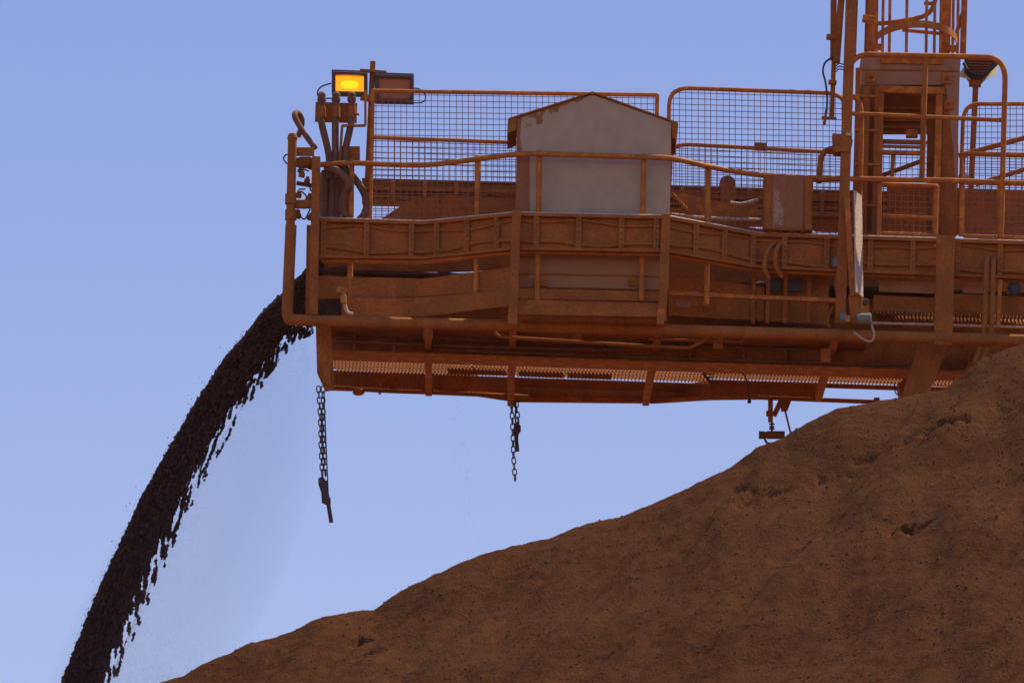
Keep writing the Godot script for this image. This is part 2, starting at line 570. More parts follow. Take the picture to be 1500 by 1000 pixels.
func build_stream() -> void:
	var clump := FastNoiseLite.new()
	clump.seed = 77; clump.frequency = 1.0; clump.fractal_octaves = 3
	var list := []
	var tries := 0
	while list.size() < 120000 and tries < 320000:
		tries += 1
		var s := rng.randf()
		var t := rng.randf_range(-0.12, 1.14)
		var r := rng.randf_range(0.0035, 0.008) if rng.randf() < 0.82 else rng.randf_range(0.009, 0.021)
		var e := clump.get_noise_2d(s * 44.0 - t * 6.0, t * 4.2)      # clods hang together in slanting flakes
		var keep := true
		var w := rng.randf_range(-1.25, -0.45)
		if t < 0.0:
			var en := clump.get_noise_2d(s * 130.0, 40.0)
			keep = -t < 0.02 + 0.06 * maxf(en, 0.0) and rng.randf() < 0.6
			r *= 0.6
		elif t > 0.76:
			keep = e > (t - 0.88 - 0.16 * clump.get_noise_2d(s * 11.0, 90.0)) * 1.2
			r *= 0.75
		if not keep: continue
		list.append([s, t, w, r])
	# fine grains thrown off below the stream, thinning out with distance
	for i in 110000:
		var s := 0.10 + 0.9 * rng.randf()
		var t := 1.0 + pow(rng.randf(), 2.2) * (0.6 + 2.4 * s)
		if rng.randf() > 0.12 + 0.88 * s * s: continue
		list.append([s, t, rng.randf_range(-1.4, -0.3), rng.randf_range(0.0006, 0.0013)])
	for i in 140:
		var s := 0.25 + 0.75 * rng.randf()
		list.append([s, -0.06 - pow(rng.randf(), 3.0) * 0.25, rng.randf_range(-1.2, -0.5), rng.randf_range(0.002, 0.005)])
	var mm := MultiMesh.new()
	mm.transform_format = MultiMesh.TRANSFORM_3D
	mm.mesh = lump_mesh(12, 0.3)
	mm.instance_count = list.size()
	for i in list.size():
		var q: Array = list[i]
		var m := stream_at(q[0], q[1])
		var m2 := stream_at(minf(q[0] + 0.01, 1.0), q[1])
		var p := P(m.x, m.y, q[2])
		var d := (P(m2.x, m2.y, q[2]) - p).normalized()
		if d.length() < 0.5: d = Vector3(-0.4, -0.9, 0)
		var z := Vector3(0, 0, 1)
		var x := d.cross(z).normalized()
		var tw := rng.randf() * TAU
		var bs := Basis(x, d, z) * Basis(Vector3(0, 1, 0), tw) * Basis(Vector3(0, 0, 1), rng.randf_range(-0.5, 0.5))
		var r: float = q[3]
		bs = bs.scaled_local(Vector3(r * 0.85, r * rng.randf_range(1.0, 1.6), r))
		mm.set_instance_transform(i, Transform3D(bs, p))
	var o := MultiMeshInstance3D.new()
	o.name = "falling_ore"
	o.multimesh = mm
	o.material_override = M.ore
	o.set_meta("kind", "stuff")
	o.set_meta("label", "dark stream of ore pouring off the end of the boom")
	o.set_meta("category", "ore")
	add_child(o)
	# dust hanging to the right of the stream
	var fv := FogVolume.new()
	fv.name = "dust_cloud"
	fv.shape = RenderingServer.FOG_VOLUME_SHAPE_ELLIPSOID
	fv.size = Vector3(1.25, 4.8, 1.2)
	var fm := FogMaterial.new()
	fm.density = 0.17
	fm.albedo = Color(0.86, 0.78, 0.76)
	fm.edge_fade = 1.0
	fv.material = fm
	fv.set_meta("kind", "stuff")
	fv.set_meta("label", "faint dust hanging beside the stream of falling ore")
	fv.set_meta("category", "dust")
	add_child(fv)
	fv.position = P(250, 900, -0.85)
	fv.rotation_degrees = Vector3(0, 0, -26)
	# thin trickle of grit under the middle of the boom
	var g := MultiMesh.new()
	g.transform_format = MultiMesh.TRANSFORM_3D
	g.mesh = mm.mesh
	g.instance_count = 110
	for i in 110:
		var t := rng.randf()
		var px := 668 + t * 24 + rng.randfn(0, 7.0)
		var r := rng.randf_range(0.0008, 0.0019)
		g.set_instance_transform(i, Transform3D(Basis.from_euler(Vector3(rng.randf() * 6, 0, 0.1)).scaled_local(Vector3(r, r * 2.2, r)), P(px, 580 + t * 215, -0.9)))
	var go := MultiMeshInstance3D.new()
	go.name = "falling_grit"
	go.multimesh = g
	go.material_override = M.ore
	go.set_meta("kind", "stuff")
	go.set_meta("label", "sparse specks of grit dribbling from below the middle of the boom")
	go.set_meta("category", "grit")
	add_child(go)

# ---------------------------------------------------------------- boom
const RAIL := [[455, 242, 0.0], [515, 238, 0.0], [570, 241, 0.0], [628, 242, 0.02], [690, 234, 0.24], [750, 226, 0.45], [790, 225, 0.45], [943, 230, 0.45], [984, 231, 0.44], [1038, 244, 0.22], [1105, 256, 0.0], [1190, 261, 0.0]]
const TRAY_T := [[466, 319, 0.06], [620, 324, 0.06], [755, 311, 0.51], [978, 316, 0.51], [1110, 341, 0.06], [1240, 345, 0.06], [1372, 349, 0.06], [1520, 354, 0.06]]
const TRAY_B := [[466, 376, 0.06], [620, 378, 0.06], [755, 364, 0.51], [978, 368, 0.51], [1110, 391, 0.06], [1240, 397, 0.06], [1372, 402, 0.06], [1520, 408, 0.06]]

func shift(line: Array, dy: float, dw: float, x0: float = -1e9, x1: float = 1e9) -> Array:
	var o := []
	var a := along(line, maxf(x0, line[0][0]))
	if x0 > -1e8: o.append([x0, a[0] + dy, a[1] + dw])
	for p in line:
		if p[0] > x0 + 0.5 and p[0] < x1 - 0.5: o.append([p[0], p[1] + dy, p[2] + dw])
	if x1 < 1e8:
		a = along(line, x1)
		o.append([x1, a[0] + dy, a[1] + dw])
	return o

func build_boom() -> void:
	var t := thing("stacker_boom", "rust brown steel boom with girders, cross beams and legs above the ore heap", "boom", P(1380, 500, -0.8))
	# girders: web, then bottom flange
	plate_part("girder_web", [[466, 412], [1560, 447], [1560, 552], [466, 516]], -0.55, 0.02, M.steel, t)
	for x in [520, 578, 690, 812, 884, 1012, 1090, 1152, 1290, 1420]:
		bar_part("web_stiffener", [x, 484 + (x - 466) * 0.033, -0.52], [x - 1, 513 + (x - 466) * 0.033, -0.52], 0.018, 0.07, M.steel, t)
	for e in [[488, 560.0, 1180.0, 0.012], [498, 480.0, 905.0, 0.016], [506, 640.0, 1330.0, 0.010]]:
		pipe_part("conduit", PackedVector3Array([P(e[1], e[0] + (e[1] - 466) * 0.033, -0.46), P((e[1] + e[2]) * 0.5, e[0] + 2 + ((e[1] + e[2]) * 0.5 - 466) * 0.033, -0.46), P(e[2], e[0] + (e[2] - 466) * 0.033, -0.46)]), e[3], M.hose, t, 8)
	var b := B.new()
	slab(b, PackedVector3Array([P(466, 515, -0.45), P(1560, 551, -0.45), P(1560, 563, -0.68), P(466, 527, -0.68)]), Vector3(0, 0.016, 0))
	part("girder_flange", b, M.orange, t)
	b = B.new()
	var dk := P(466, 468, -0.04)
	var dk2 := P(1272, 490, -0.04)
	slab(b, PackedVector3Array([dk, dk2, dk2 + Vector3(0, 0, -0.5), dk + Vector3(0, 0, -0.5)]), Vector3(0, 0.012, 0))
	part("deck_plate", b, M.steel, t)
	plate_part("girder_web", [[470, 480], [1560, 516], [1560, 560], [470, 524]], -1.42, 0.02, M.steel, t)
	# far fascia that bulges away round the far equipment
	sheet_part("fascia", [[480, 542, -1.8], [690, 548, -1.8], [755, 560, -2.0], [1000, 564, -2.0], [1040, 556, -1.8], [1208, 560, -1.8]],
		[[480, 569, -1.8], [690, 577, -1.8], [755, 587, -2.0], [960, 589, -2.0], [1040, 584, -1.8], [1196, 582, -1.8]], 0.05, M.steel, t)
	sheet_part("fascia_lip", [[480, 566, -1.77], [690, 573, -1.77], [755, 581, -1.98], [960, 584, -1.98], [1040, 580, -1.77], [1198, 578, -1.77]],
		[[480, 571, -1.77], [690, 578, -1.77], [755, 588, -1.98], [960, 590, -1.98], [1040, 585, -1.77], [1196, 583, -1.77]], 0.02, M.orange, t)
	plate_part("belly_plate", [[1208, 546], [1330, 558], [1500, 565], [1500, 572], [1208, 556]], -1.82, 0.02, M.steel, t)
	# far deck: grating bars in two runs
	grating(t, 478, 704, 529, 546, -1.46, -1.8, 541.0)
	grating(t, 690, 1046, 536, 563, -1.46, -1.78, 550.0)
	bar_part("deck_edge", [1040, 559, -1.8], [1430, 572, -1.8], 0.035, 0.02, M.steel, t)
	b = B.new()
	slab(b, PackedVector3Array([P(705, 553, -1.82), P(1035, 564, -1.82), P(1000, 575, -1.97), P(760, 567, -1.97)]), Vector3(0, 0.012, 0))
	part("bulge_deck", b, M.steel, t)
	for e in [[480, 1330, 534, -0.9], [480, 1330, 530, -1.2]]:
		bar_part("stringer", [e[0], e[2] - 12, e[3]], [e[1], e[2] - 12 + (e[1] - e[0]) * 0.033, e[3]], 0.05, 0.04, M.steel, t)
	grating(t, 1030, 1420, 541.5, 559, -1.46, -1.8, 556.0)
	for c in [[656, 742], [760, 826], [832, 896]]:
		var y: float = 536 + (c[0] - 690) * 0.033
		plate_part("added_shade_plate", [[c[0], y], [c[1], y + 2.5], [c[1], y + 15], [c[0], y + 12.5]], -1.62, 0.01, M.steel, t)  # plates added to cover sunlit grating so this stretch stays dark
	# cross beams running under the boom from the near edge to the far edge
	for c in [[627, 480, -0.02, 628, 574, -1.76, 0.068], [752, 470, 0.10, 748, 587, -1.98, 0.085], [970, 462, 0.40, 946, 588, -1.98, 0.07], [1226, 488, 0.0, 1199, 582, -1.76, 0.075]]:
		var bb := B.new()
		bar(bb, P(c[0], c[1], c[2]), P(c[3], c[4], c[5]), c[6], 0.05, 0.004)
		part("cross_beam", bb, M.orange, t)
	for c in [[627, 486], [845, 490], [1052, 500], [1210, 520]]:
		plate_part("lug", [[c[0] - 7, c[1] - 10], [c[0] + 7, c[1] - 10], [c[0] + 7, c[1] + 10], [c[0] - 7, c[1] + 10]], -0.02, 0.015, M.steel, t)
	# leg below the wide post
	plate_part("leg", [[1347, 500], [1392, 502], [1352, 592], [1318, 592]], -0.20, 0.22, M.steel, t)
	plate_part("leg", [[1316, 562], [1336, 545], [1340, 592], [1322, 592]], -0.8, 0.2, M.steel, t)
	plate_part("leg", [[1440, 500], [1466, 502], [1420, 570], [1400, 565]], -0.30, 0.10, M.steel, t)
	bar_part("post", [1386, 346, 0.16], [1382, 506, 0.16], 0.135, 0.06, M.steel, t)
	# end frame at the discharge
	bar_part("post", [463, 230, 0.12], [459, 462, 0.12], 0.062, 0.06, M.steel, t)
	bar_part("post", [452, 330, -0.3], [450, 460, -0.3], 0.03, 0.04, M.steel, t)
	plate_part("end_plate", [[462, 470], [484, 475], [490, 570], [476, 572], [464, 545]], -0.16, 0.03, M.steel, t)
	plate_part("end_gusset", [[472, 535], [484, 535], [484, 565], [473, 560]], -0.13, 0.02, M.steel, t)
	# head pulley, belt and side plates round it
	b = B.new()
	lathe(b, P(500, 428, -0.34), Vector3(0, 0, -1), [[0, 0], [0, 0.2], [1.0, 0.2], [1.0, 0]], 24)
	part("head_pulley", b, M.belt, t)
	plate_part("skirt_plate", [[468, 316], [556, 322], [598, 294], [640, 285], [756, 290], [756, 392], [690, 397], [655, 398], [535, 397], [520, 402], [468, 402]], -0.55, 0.02, M.steel, t)
	plate_part("skirt_plate", [[756, 300], [1080, 312], [1080, 330], [1120, 336], [1120, 420], [756, 405]], -0.9, 0.02, M.steel, t)
	plate_part("skirt_plate", [[1120, 346], [1280, 350], [1560, 360], [1560, 462], [1120, 440]], -0.9, 0.02, M.steel, t)
	plate_part("far_stringer", [[530, 262], [760, 270], [990, 271], [1300, 281], [1300, 341], [1195, 337], [1180, 330], [1076, 330], [990, 331], [756, 320], [756, 304], [530, 297]], -1.5, 0.05, M.steel, t)
	for e in [[276, 0.03], [288, 0.02], [297, 0.035]]:
		bar_part("stringer_rib", [531, e[0], -1.44], [1300, e[0] + 19.5, -1.44], e[1], 0.05, M.steel, t)
	for x in [575, 622, 668, 1000, 1030, 1098, 1205]:
		bar_part("idler_post", [x, 264 + (x - 530) * 0.025, -1.41], [x, 296 + (x - 530) * 0.025, -1.41], 0.03, 0.03, M.steel, t)
	bar_part("stringer_edge", [530, 263, -1.45], [1300, 282, -1.45], 0.02, 0.03, M.hose, t)
	plate_part("far_stringer", [[1300, 272], [1560, 280], [1560, 345], [1300, 336]], -1.5, 0.05, M.steel, t)
	for h in [683, 708, 730]:
		plate_part("idler_bracket", [[h - 5, 279], [h + 5, 279], [h + 5, 287], [h - 5, 287]], -1.44, 0.03, M.steel, t)
	# return idler seen above the stringer
	b = B.new()
	lathe(b, P(1066, 268, -1.2), Vector3(0, 0, -1), [[0, 0], [0, 0.06], [0.3, 0.06], [0.3, 0]], 18)
	part("idler", b, M.hose, t)
	plate_part("idler_bracket", [[1056, 268], [1076, 268], [1076, 312], [1056, 312]], -1.15, 0.03, M.steel, t)
	plate_part("chute_plate", [[984, 281], [1012, 286], [1060, 296], [1110, 299], [1110, 326], [1050, 320], [1016, 316], [984, 284]], -0.45, 0.02, M.orange, t)
	bar_part("chute_rib", [984, 283, -0.42], [1016, 316, -0.42], 0.02, 0.02, M.orange, t)
	pipe_part("rim", curve([[1070, 297, -0.42], [1085, 299, -0.42], [1100, 296, -0.42], [1112, 292, -0.42]]), 0.016, M.zinc, t, 8)
	pipe_part("edge_pipe", curve([[984, 314, -0.15], [1030, 319, -0.15], [1115, 322, -0.15]]), 0.014, M.zinc, t, 8)
	# plating seen between tray and lower pipe, right of the enclosure
	plate_part("side_plate", [[980, 399], [1040, 410], [1120, 420], [1120, 470], [980, 462]], -0.20, 0.015, M.steel, t)
	plate_part("side_plate", [[1124, 398], [1215, 402], [1215, 476], [1124, 470]], -0.24, 0.015, M.steel, t)
	plate_part("side_plate", [[1280, 432], [1372, 436], [1372, 458], [1280, 455]], -0.12, 0.015, M.steel, t)
	plate_part("side_plate", [[1396, 430], [1560, 436], [1560, 462], [1396, 456]], -0.12, 0.015, M.steel, t)
	plate_part("grey_panel", [[1288, 410], [1372, 414], [1372, 430], [1288, 427]], -0.14, 0.01, M.grey, t)
	plate_part("grey_panel", [[1406, 412], [1442, 414], [1442, 430], [1412, 429]], -0.14, 0.01, M.grey, t)
	for x in [1105, 1126, 1152, 1186]:
		bar_part("stiffener", [x, 396, -0.17], [x - 2, 474, -0.17], 0.03, 0.03, M.steel, t)
	for x in [1134, 1165]:
		plate_part("window_frame", [[x - 10, 408], [x + 9, 408], [x + 9, 426], [x - 10, 426]], -0.16, 0.03, M.black, t)
	grating(t, 1275, 1560, 458, 470, -0.02, -0.26, 470.0)
	bar_part("deck_edge", [1276, 473, -0.05], [1560, 481, -0.05], 0.016, 0.03, M.zinc, t)
	# bright angle running right from the enclosure
	bar_part("angle", [972, 430, 0.14], [1238, 441, 0.14], 0.03, 0.04, M.orange, t)
	# lower outrigger tube and the thin tube at the left
	pipe_part("outrigger_tube", PackedVector3Array([P(1110, 582, -1.75), P(1292, 589, -1.75)]), 0.017, M.steel, t)
	plate_part("tube_end", [[1281, 582], [1289, 582], [1289, 604], [1281, 602]], -1.72, 0.06, M.steel, t)
	pipe_part("edge_tube", curve([[480, 567, -1.70], [560, 572, -1.70], [640, 575, -1.70], [775, 581, -1.78]]), 0.017, M.steel, t)
	for x in [496, 556, 580, 628]:
		bar_part("clip", [x, 562, -1.72], [x, 577 if x == 556 else 572, -1.72], 0.02, 0.03, M.steel, t)

func grating(t: Node3D, x0: float, x1: float, y0: float, y1: float, w0: float, w1: float, yr: float) -> void:
	# bearing bars across the deck, with cross rods; joined into one part
	var b := B.new()
	var A := P(x0, y0, w0)
	var C := P(x1, y0 + (x1 - x0) * 0.033, w0)
	# flat bearing bars cross the deck a little askew of the line of sight, round rods tie them
	var h := 0.03
	var half := absf(w1 - w0) * 0.5
	var yaw := deg_to_rad(13.0)
	var d := Vector3(-sin(yaw), 0, cos(yaw))
	var sd := Vector3(cos(yaw), 0, sin(yaw))
	var x := A.x + 0.05
	while x < C.x - 0.05:
		var y := lerpf(A.y, C.y, (x - A.x) / (C.x - A.x))
		box(b, Vector3(x, y + h * 0.5, (w0 + w1) * 0.5), sd * 0.0018, Vector3(0, h * 0.5, 0), d * half / cos(yaw))
		x += 0.027
	var z := w0
	while z > w1 - 0.01:
		bar(b, Vector3(A.x, A.y + h * 0.7, z), Vector3(C.x, C.y + h * 0.7, z), 0.011, 0.009)
		z -= 0.1
	var o := part("grating", b, M.steel, t)
	o.set_meta("kind", "stuff")

func build_rails() -> void:
	var t := thing("guard_rail", "orange tube guard rail bulging out round the gabled enclosure", "guard rail", P(750, 470, 0.2))
	pipe_part("top_rail", run(RAIL, 0.4, 4), 0.020, M.orange, t, 14)
	pipe_part("mid_rail", run([[470, 381, 0.0], [620, 384, 0.02], [755, 368, 0.45], [978, 372, 0.45], [1108, 395, 0.0], [1240, 401, 0.0], [1520, 411, 0.0]], 0.12, 4), 0.021, M.orange, t, 12)
	for p in [[515, 238, 460], [700, 232, 440], [790, 225, 441], [943, 230, 441], [1038, 244, 446]]:
		var w: float = along(RAIL, p[0])[1] - 0.03
		var m := pipe_part("post", PackedVector3Array([P(p[0], p[1], w), P(p[0] - 3, p[2], w)]), 0.020, M.orange, t, 12)
		var b := B.new()
		ball(b, P(p[0], p[1], w), 0.029)
		part("ball_joint", b, M.orange, m)
	var bb := B.new()
	ball(bb, P(455, 243, 0.0), 0.03)
	part("ball_joint", bb, M.orange, t)
	# two tiers of kick plates
	sheet_part("kick_plate", [[466, 404, -0.03], [620, 408, -0.01], [752, 391, 0.40]], [[466, 437, -0.03], [620, 434, -0.01], [752, 424, 0.40]], 0.012, M.steel, t)
	sheet_part("kick_plate", [[500, 436, 0.03], [620, 436, 0.04], [752, 423, 0.46]], [[500, 463, 0.03], [620, 463, 0.04], [752, 447, 0.46]], 0.012, M.steel, t)
	plate_part("kick_plate", [[758, 422], [970, 427], [970, 441], [758, 437]], 0.40, 0.012, M.steel, t)
	plate_part("kick_plate", [[758, 439], [970, 444], [968, 464], [758, 460]], 0.47, 0.012, M.steel, t)
	plate_part("kick_plate", [[760, 462], [966, 467], [964, 472], [764, 468]], 0.30, 0.2, M.steel, t)

	t = thing("cable_tray", "long brown cable ladder tray fixed along the outside of the guard rail", "cable tray", P(750, 370, 0.3))
	for seg in [[-1e9, 755.0], [755.0, 978.0], [978.0, 1372.0], [1398.0, 1e9]]:
		sheet_part("top_flange", shift(TRAY_T, 0, 0.02, seg[0], seg[1]), shift(TRAY_T, 4.5, 0.02, seg[0], seg[1]), 0.06, M.steel, t)
		pipe_part("sun_catch_lip", run(shift(TRAY_T, 0, -0.02, maxf(seg[0], 466.0), minf(seg[1], 1520.0)), 0.02, 1), 0.009, M.zinc, t, 8)  # pale rounded tube added so the tray top shows a sunlit rim
		sheet_part("bottom_flange", shift(TRAY_B, -3, 0.02, seg[0], seg[1]), shift(TRAY_B, 1, 0.02, seg[0], seg[1]), 0.06, M.steel, t)
		sheet_part("back_plate", shift(TRAY_T, 5, -0.026, seg[0], seg[1]), shift(TRAY_B, -2, -0.026, seg[0], seg[1]), 0.006, M.steel, t)
	for x in [474, 537, 603, 640, 684, 728, 786, 848, 911, 962, 1020, 1062, 1104, 1150, 1212, 1276, 1338, 1404, 1466]:
		var a := along(TRAY_T, x)
		var c := along(TRAY_B, x)
		var r := bar_part("rung", [x, a[0] + 4, a[1]], [x - 1.0, c[0] - 2, c[1]], 0.042, 0.022, M.steel, t, 0.004)
		var b := B.new()
		for k in 5:
			var hp := P(x, lerpf(a[0] + 10, c[0] - 8, k / 4.0), a[1] + 0.0115)
			box(b, hp, Vector3(0.005, 0, 0), Vector3(0, 0.006, 0), Vector3(0, 0, 0.001))
		part("slots", b, M.black, r).set_meta("kind", "stuff")
	# cables lying in the tray, sagging between rungs
	for k in 2:
		for seg in [[470.0, 755.0], [755.0, 978.0], [978.0, 1372.0], [1398.0, 1510.0]]:
			var pts := []
			var x: float = seg[0]
			while x <= seg[1] + 0.1:
				var a := along(TRAY_T, x)
				var c := along(TRAY_B, x)
				var f: float = [0.26, 0.80][k] + sin(x * 0.021 + k * 1.9) * 0.06 + sin(x * 0.057 + k * 2.0) * 0.035
				pts.append([x, lerpf(a[0], c[0], f), a[1] - 0.018])
				x += (seg[1] - seg[0]) / 12.0
			pipe_part("cable", curve(pts, 2), [0.013, 0.017][k], M.steel, t, 10)
	bar_part("strap_post", [757, 308, 0.56], [751, 466, 0.56], 0.066, 0.02, M.steel, t)
	bar_part("strap_post", [976, 313, 0.56], [970, 470, 0.56], 0.062, 0.02, M.steel, t)
	plate_part("strap_foot", [[744, 462], [758, 462], [758, 474], [744, 474]], 0.57, 0.05, M.orange, t)
	plate_part("strap_foot", [[964, 452], [976, 452], [972, 474], [962, 472]], 0.58, 0.05, M.orange, t)

	# big pipe that turns up at the boom's end
	t = thing("water_pipe", "thick brown pipe along the boom turning up at the discharge end", "pipe", P(430, 468, 0.16))
	pipe_part("run", rounded(PackedVector3Array([P(426, 330, 0.16), P(420, 468, 0.16), P(470, 470, 0.16), P(760, 477, 0.16)]), 0.12, 8), 0.042, M.steel, t, 18)
	pipe_part("run", PackedVector3Array([P(759, 477, 0.16), P(1100, 487, 0.16), P(1540, 500, 0.16)]), 0.044, M.steel, t, 18)
	pipe_part("riser", PackedVector3Array([P(428, 206, 0.16), P(425, 332, 0.16)]), 0.033, M.steel, t, 16)
	var b := B.new()
	lathe(b, P(428, 206, 0.16), Vector3(0, 1, 0), [[0, 0.034], [0.02, 0.038], [0.05, 0.03], [0.065, 0.0]], 16)
	part("cap", b, M.steel, t)
	for y in [293, 316]:
		b = B.new()
		lathe(b, P(425.5, y + 6, 0.16), Vector3(0, 1, 0), [[0, 0.034], [0, 0.042], [0.075, 0.042], [0.075, 0.034]], 16)
		part("collar", b, M.steel, t)
	for y in [222, 299]:
		bar_part("tie", [432, y, 0.12], [460, y, 0.12], 0.062, 0.03, M.steel, t)
	# lower rail of brackets along the pipe: lit hanger and thin conduit
	t = thing("conduit", "thin bent conduit hanging below the thick pipe", "conduit", P(900, 500, 0.05))
	pipe_part("tube", run([[724, 484, 0.02], [728, 492, 0.02], [745, 494, 0.02], [940, 506, 0.02], [1010, 510, 0.02], [1030, 500, 0.02], [1040, 494, 0.02]], 0.3, 4), 0.012, M.steel, t)
	pipe_part("tube", run([[950, 496, 0.0], [1088, 501, 0.0], [1092, 494, 0.0]], 0.2, 4), 0.009, M.steel, t)

func mesh_panel(label: String, frame: Array, soft: float, quad: Array, w: float, mid: Array, r: float = 0.016) -> void:
	# frame: path of the tube; quad: [left, right, top y at left, top y at right, bottom y at left, bottom y at right]
	var t := thing("mesh_panel", label, "mesh panel", P((quad[0] + quad[1]) * 0.5, quad[4], w), "wire mesh guard panels on the boom")
	var f := []
	for p in frame: f.append([p[0], p[1], w])
	pipe_part("frame", run(f, soft, 6), r, M.orange, t, 10)
	if mid.size() > 0: pipe_part("brace", PackedVector3Array([P(mid[0], mid[1], w), P(mid[2], mid[3], w)]), r * 0.85, M.orange, t, 10)
	var b := B.new()
	var lt := P(quad[0], quad[2], w)
	var rt := P(quad[1], quad[3], w)
	var lb := P(quad[0], quad[4], w)
	var rb := P(quad[1], quad[5], w)
	var n := int((rt.x - lt.x) / 0.0465)
	for i in n + 1:
		var u := (i + 0.5) / (n + 1.0)
		var j := rng.randfn(0, 0.0012)
		bar(b, lt.lerp(rt, u) + Vector3(j, 0, 0), lb.lerp(rb, u) + Vector3(rng.randfn(0, 0.002), 0, 0), 0.0046, 0.0046)
	n = int((lt.y - lb.y) / 0.0465)
	for i in n + 1:
		var u := (i + 0.5) / (n + 1.0)
		bar(b, lt.lerp(lb, u) + Vector3(0, 0, 0.004), rt.lerp(rb, u) + Vector3(0, rng.randfn(0, 0.0012), 0.004), 0.0046, 0.0046)
	part("wires", b, M.wire, t)

func build_mesh() -> void:
	mesh_panel("square framed wire mesh panel between the lit lamp and the gabled enclosure", [[542, 320], [546, 133], [963, 139], [960, 322]], 0.004, [546, 962, 134, 140, 322, 324], -0.10, [])
	mesh_panel("round cornered wire mesh panel between the gabled enclosure and the tall mast", [[976, 340], [981, 128], [1240, 137], [1238, 345]], 0.12, [982, 1238, 131, 139, 345, 345], -0.12, [])
	mesh_panel("lower wire mesh panel across the belt behind the lit lamp", [[538, 330], [545, 201], [762, 209], [760, 335]], 0.01, [546, 760, 202, 210, 335, 335], -1.62, [])
	mesh_panel("rounded wire mesh panel across the belt behind the small metal box", [[978, 345], [984, 210], [1240, 224], [1236, 350]], 0.12, [986, 1238, 213, 226, 345, 350], -1.66, [])
	mesh_panel("round cornered wire mesh panel beside the floodlight pole", [[1406, 344], [1412, 152], [1580, 152], [1580, 348]], 0.14, [1413, 1575, 155, 154, 344, 350], -0.60, [1414, 224, 1580, 228])
	mesh_panel("wire mesh panel across the belt beyond the floodlight pole", [[1408, 345], [1412, 226], [1600, 230], [1600, 350]], 0.05, [1413, 1590, 227, 231, 345, 350], -1.7, [])
	mesh_panel("wire mesh panel across the belt seen through the open hatch", [[1252, 345], [1256, 206], [1402, 210], [1400, 345]], 0.02, [1257, 1400, 208, 211, 345, 347], -1.72, [])
	mesh_panel("small framed wire mesh panel below the hatch", [[1288, 345], [1289, 270], [1372, 273], [1370, 345], [1288, 342]], 0.03, [1290, 1370, 272, 275, 342, 344], -0.16, [1289, 316, 1371, 319], 0.02)
	# small name plate wired to the rounded panel
	var t := thing("tag_plate", "small blank plate clamped on the rail of a mesh panel", "plate", P(1114, 220, -1.58))
	plate_part("plate", [[1105, 208], [1124, 209], [1123, 221], [1106, 220]], -1.60, 0.01, M.steel, t)
	plate_part("clamp", [[1109, 211], [1120, 211.5], [1120, 218], [1109, 217.5]], -1.593, 0.006, M.steel, t)

# ---------------------------------------------------------------- enclosure
func face_uv(called: String, pts: Array, w: float, tex: Texture2D, parent: Node, x0: float, y0: float, x1: float, y1: float) -> void:
	# one flat face with print laid on it: texture spans x0..x1, y0..y1
	var st := SurfaceTool.new()
	st.begin(Mesh.PRIMITIVE_TRIANGLES)
	var flat := PackedVector2Array()
	for p in pts: flat.append(Vector2(p[0], p[1]))
	var idx := Geometry2D.triangulate_polygon(flat)
	for i in range(0, idx.size(), 3):
		var k := [idx[i], idx[i + 1], idx[i + 2]]
		var a := flat[k[0]]; var b := flat[k[1]]; var c := flat[k[2]]
		if (b - a).cross(c - a) < 0: k = [k[0], k[2], k[1]]
		for j in k:
			st.set_normal(Vector3(0, 0, 1))
			st.set_uv(Vector2((pts[j][0] - x0) / (x1 - x0), (pts[j][1] - y0) / (y1 - y0)))
			st.add_vertex(P(pts[j][0], pts[j][1], w) - O)
	var o := MeshInstance3D.new()
	o.name = called
	o.mesh = st.commit()
	var m := StandardMaterial3D.new()
	m.albedo_texture = tex
	m.roughness = 0.75
	o.material_override = m
	parent.add_child(o, true)

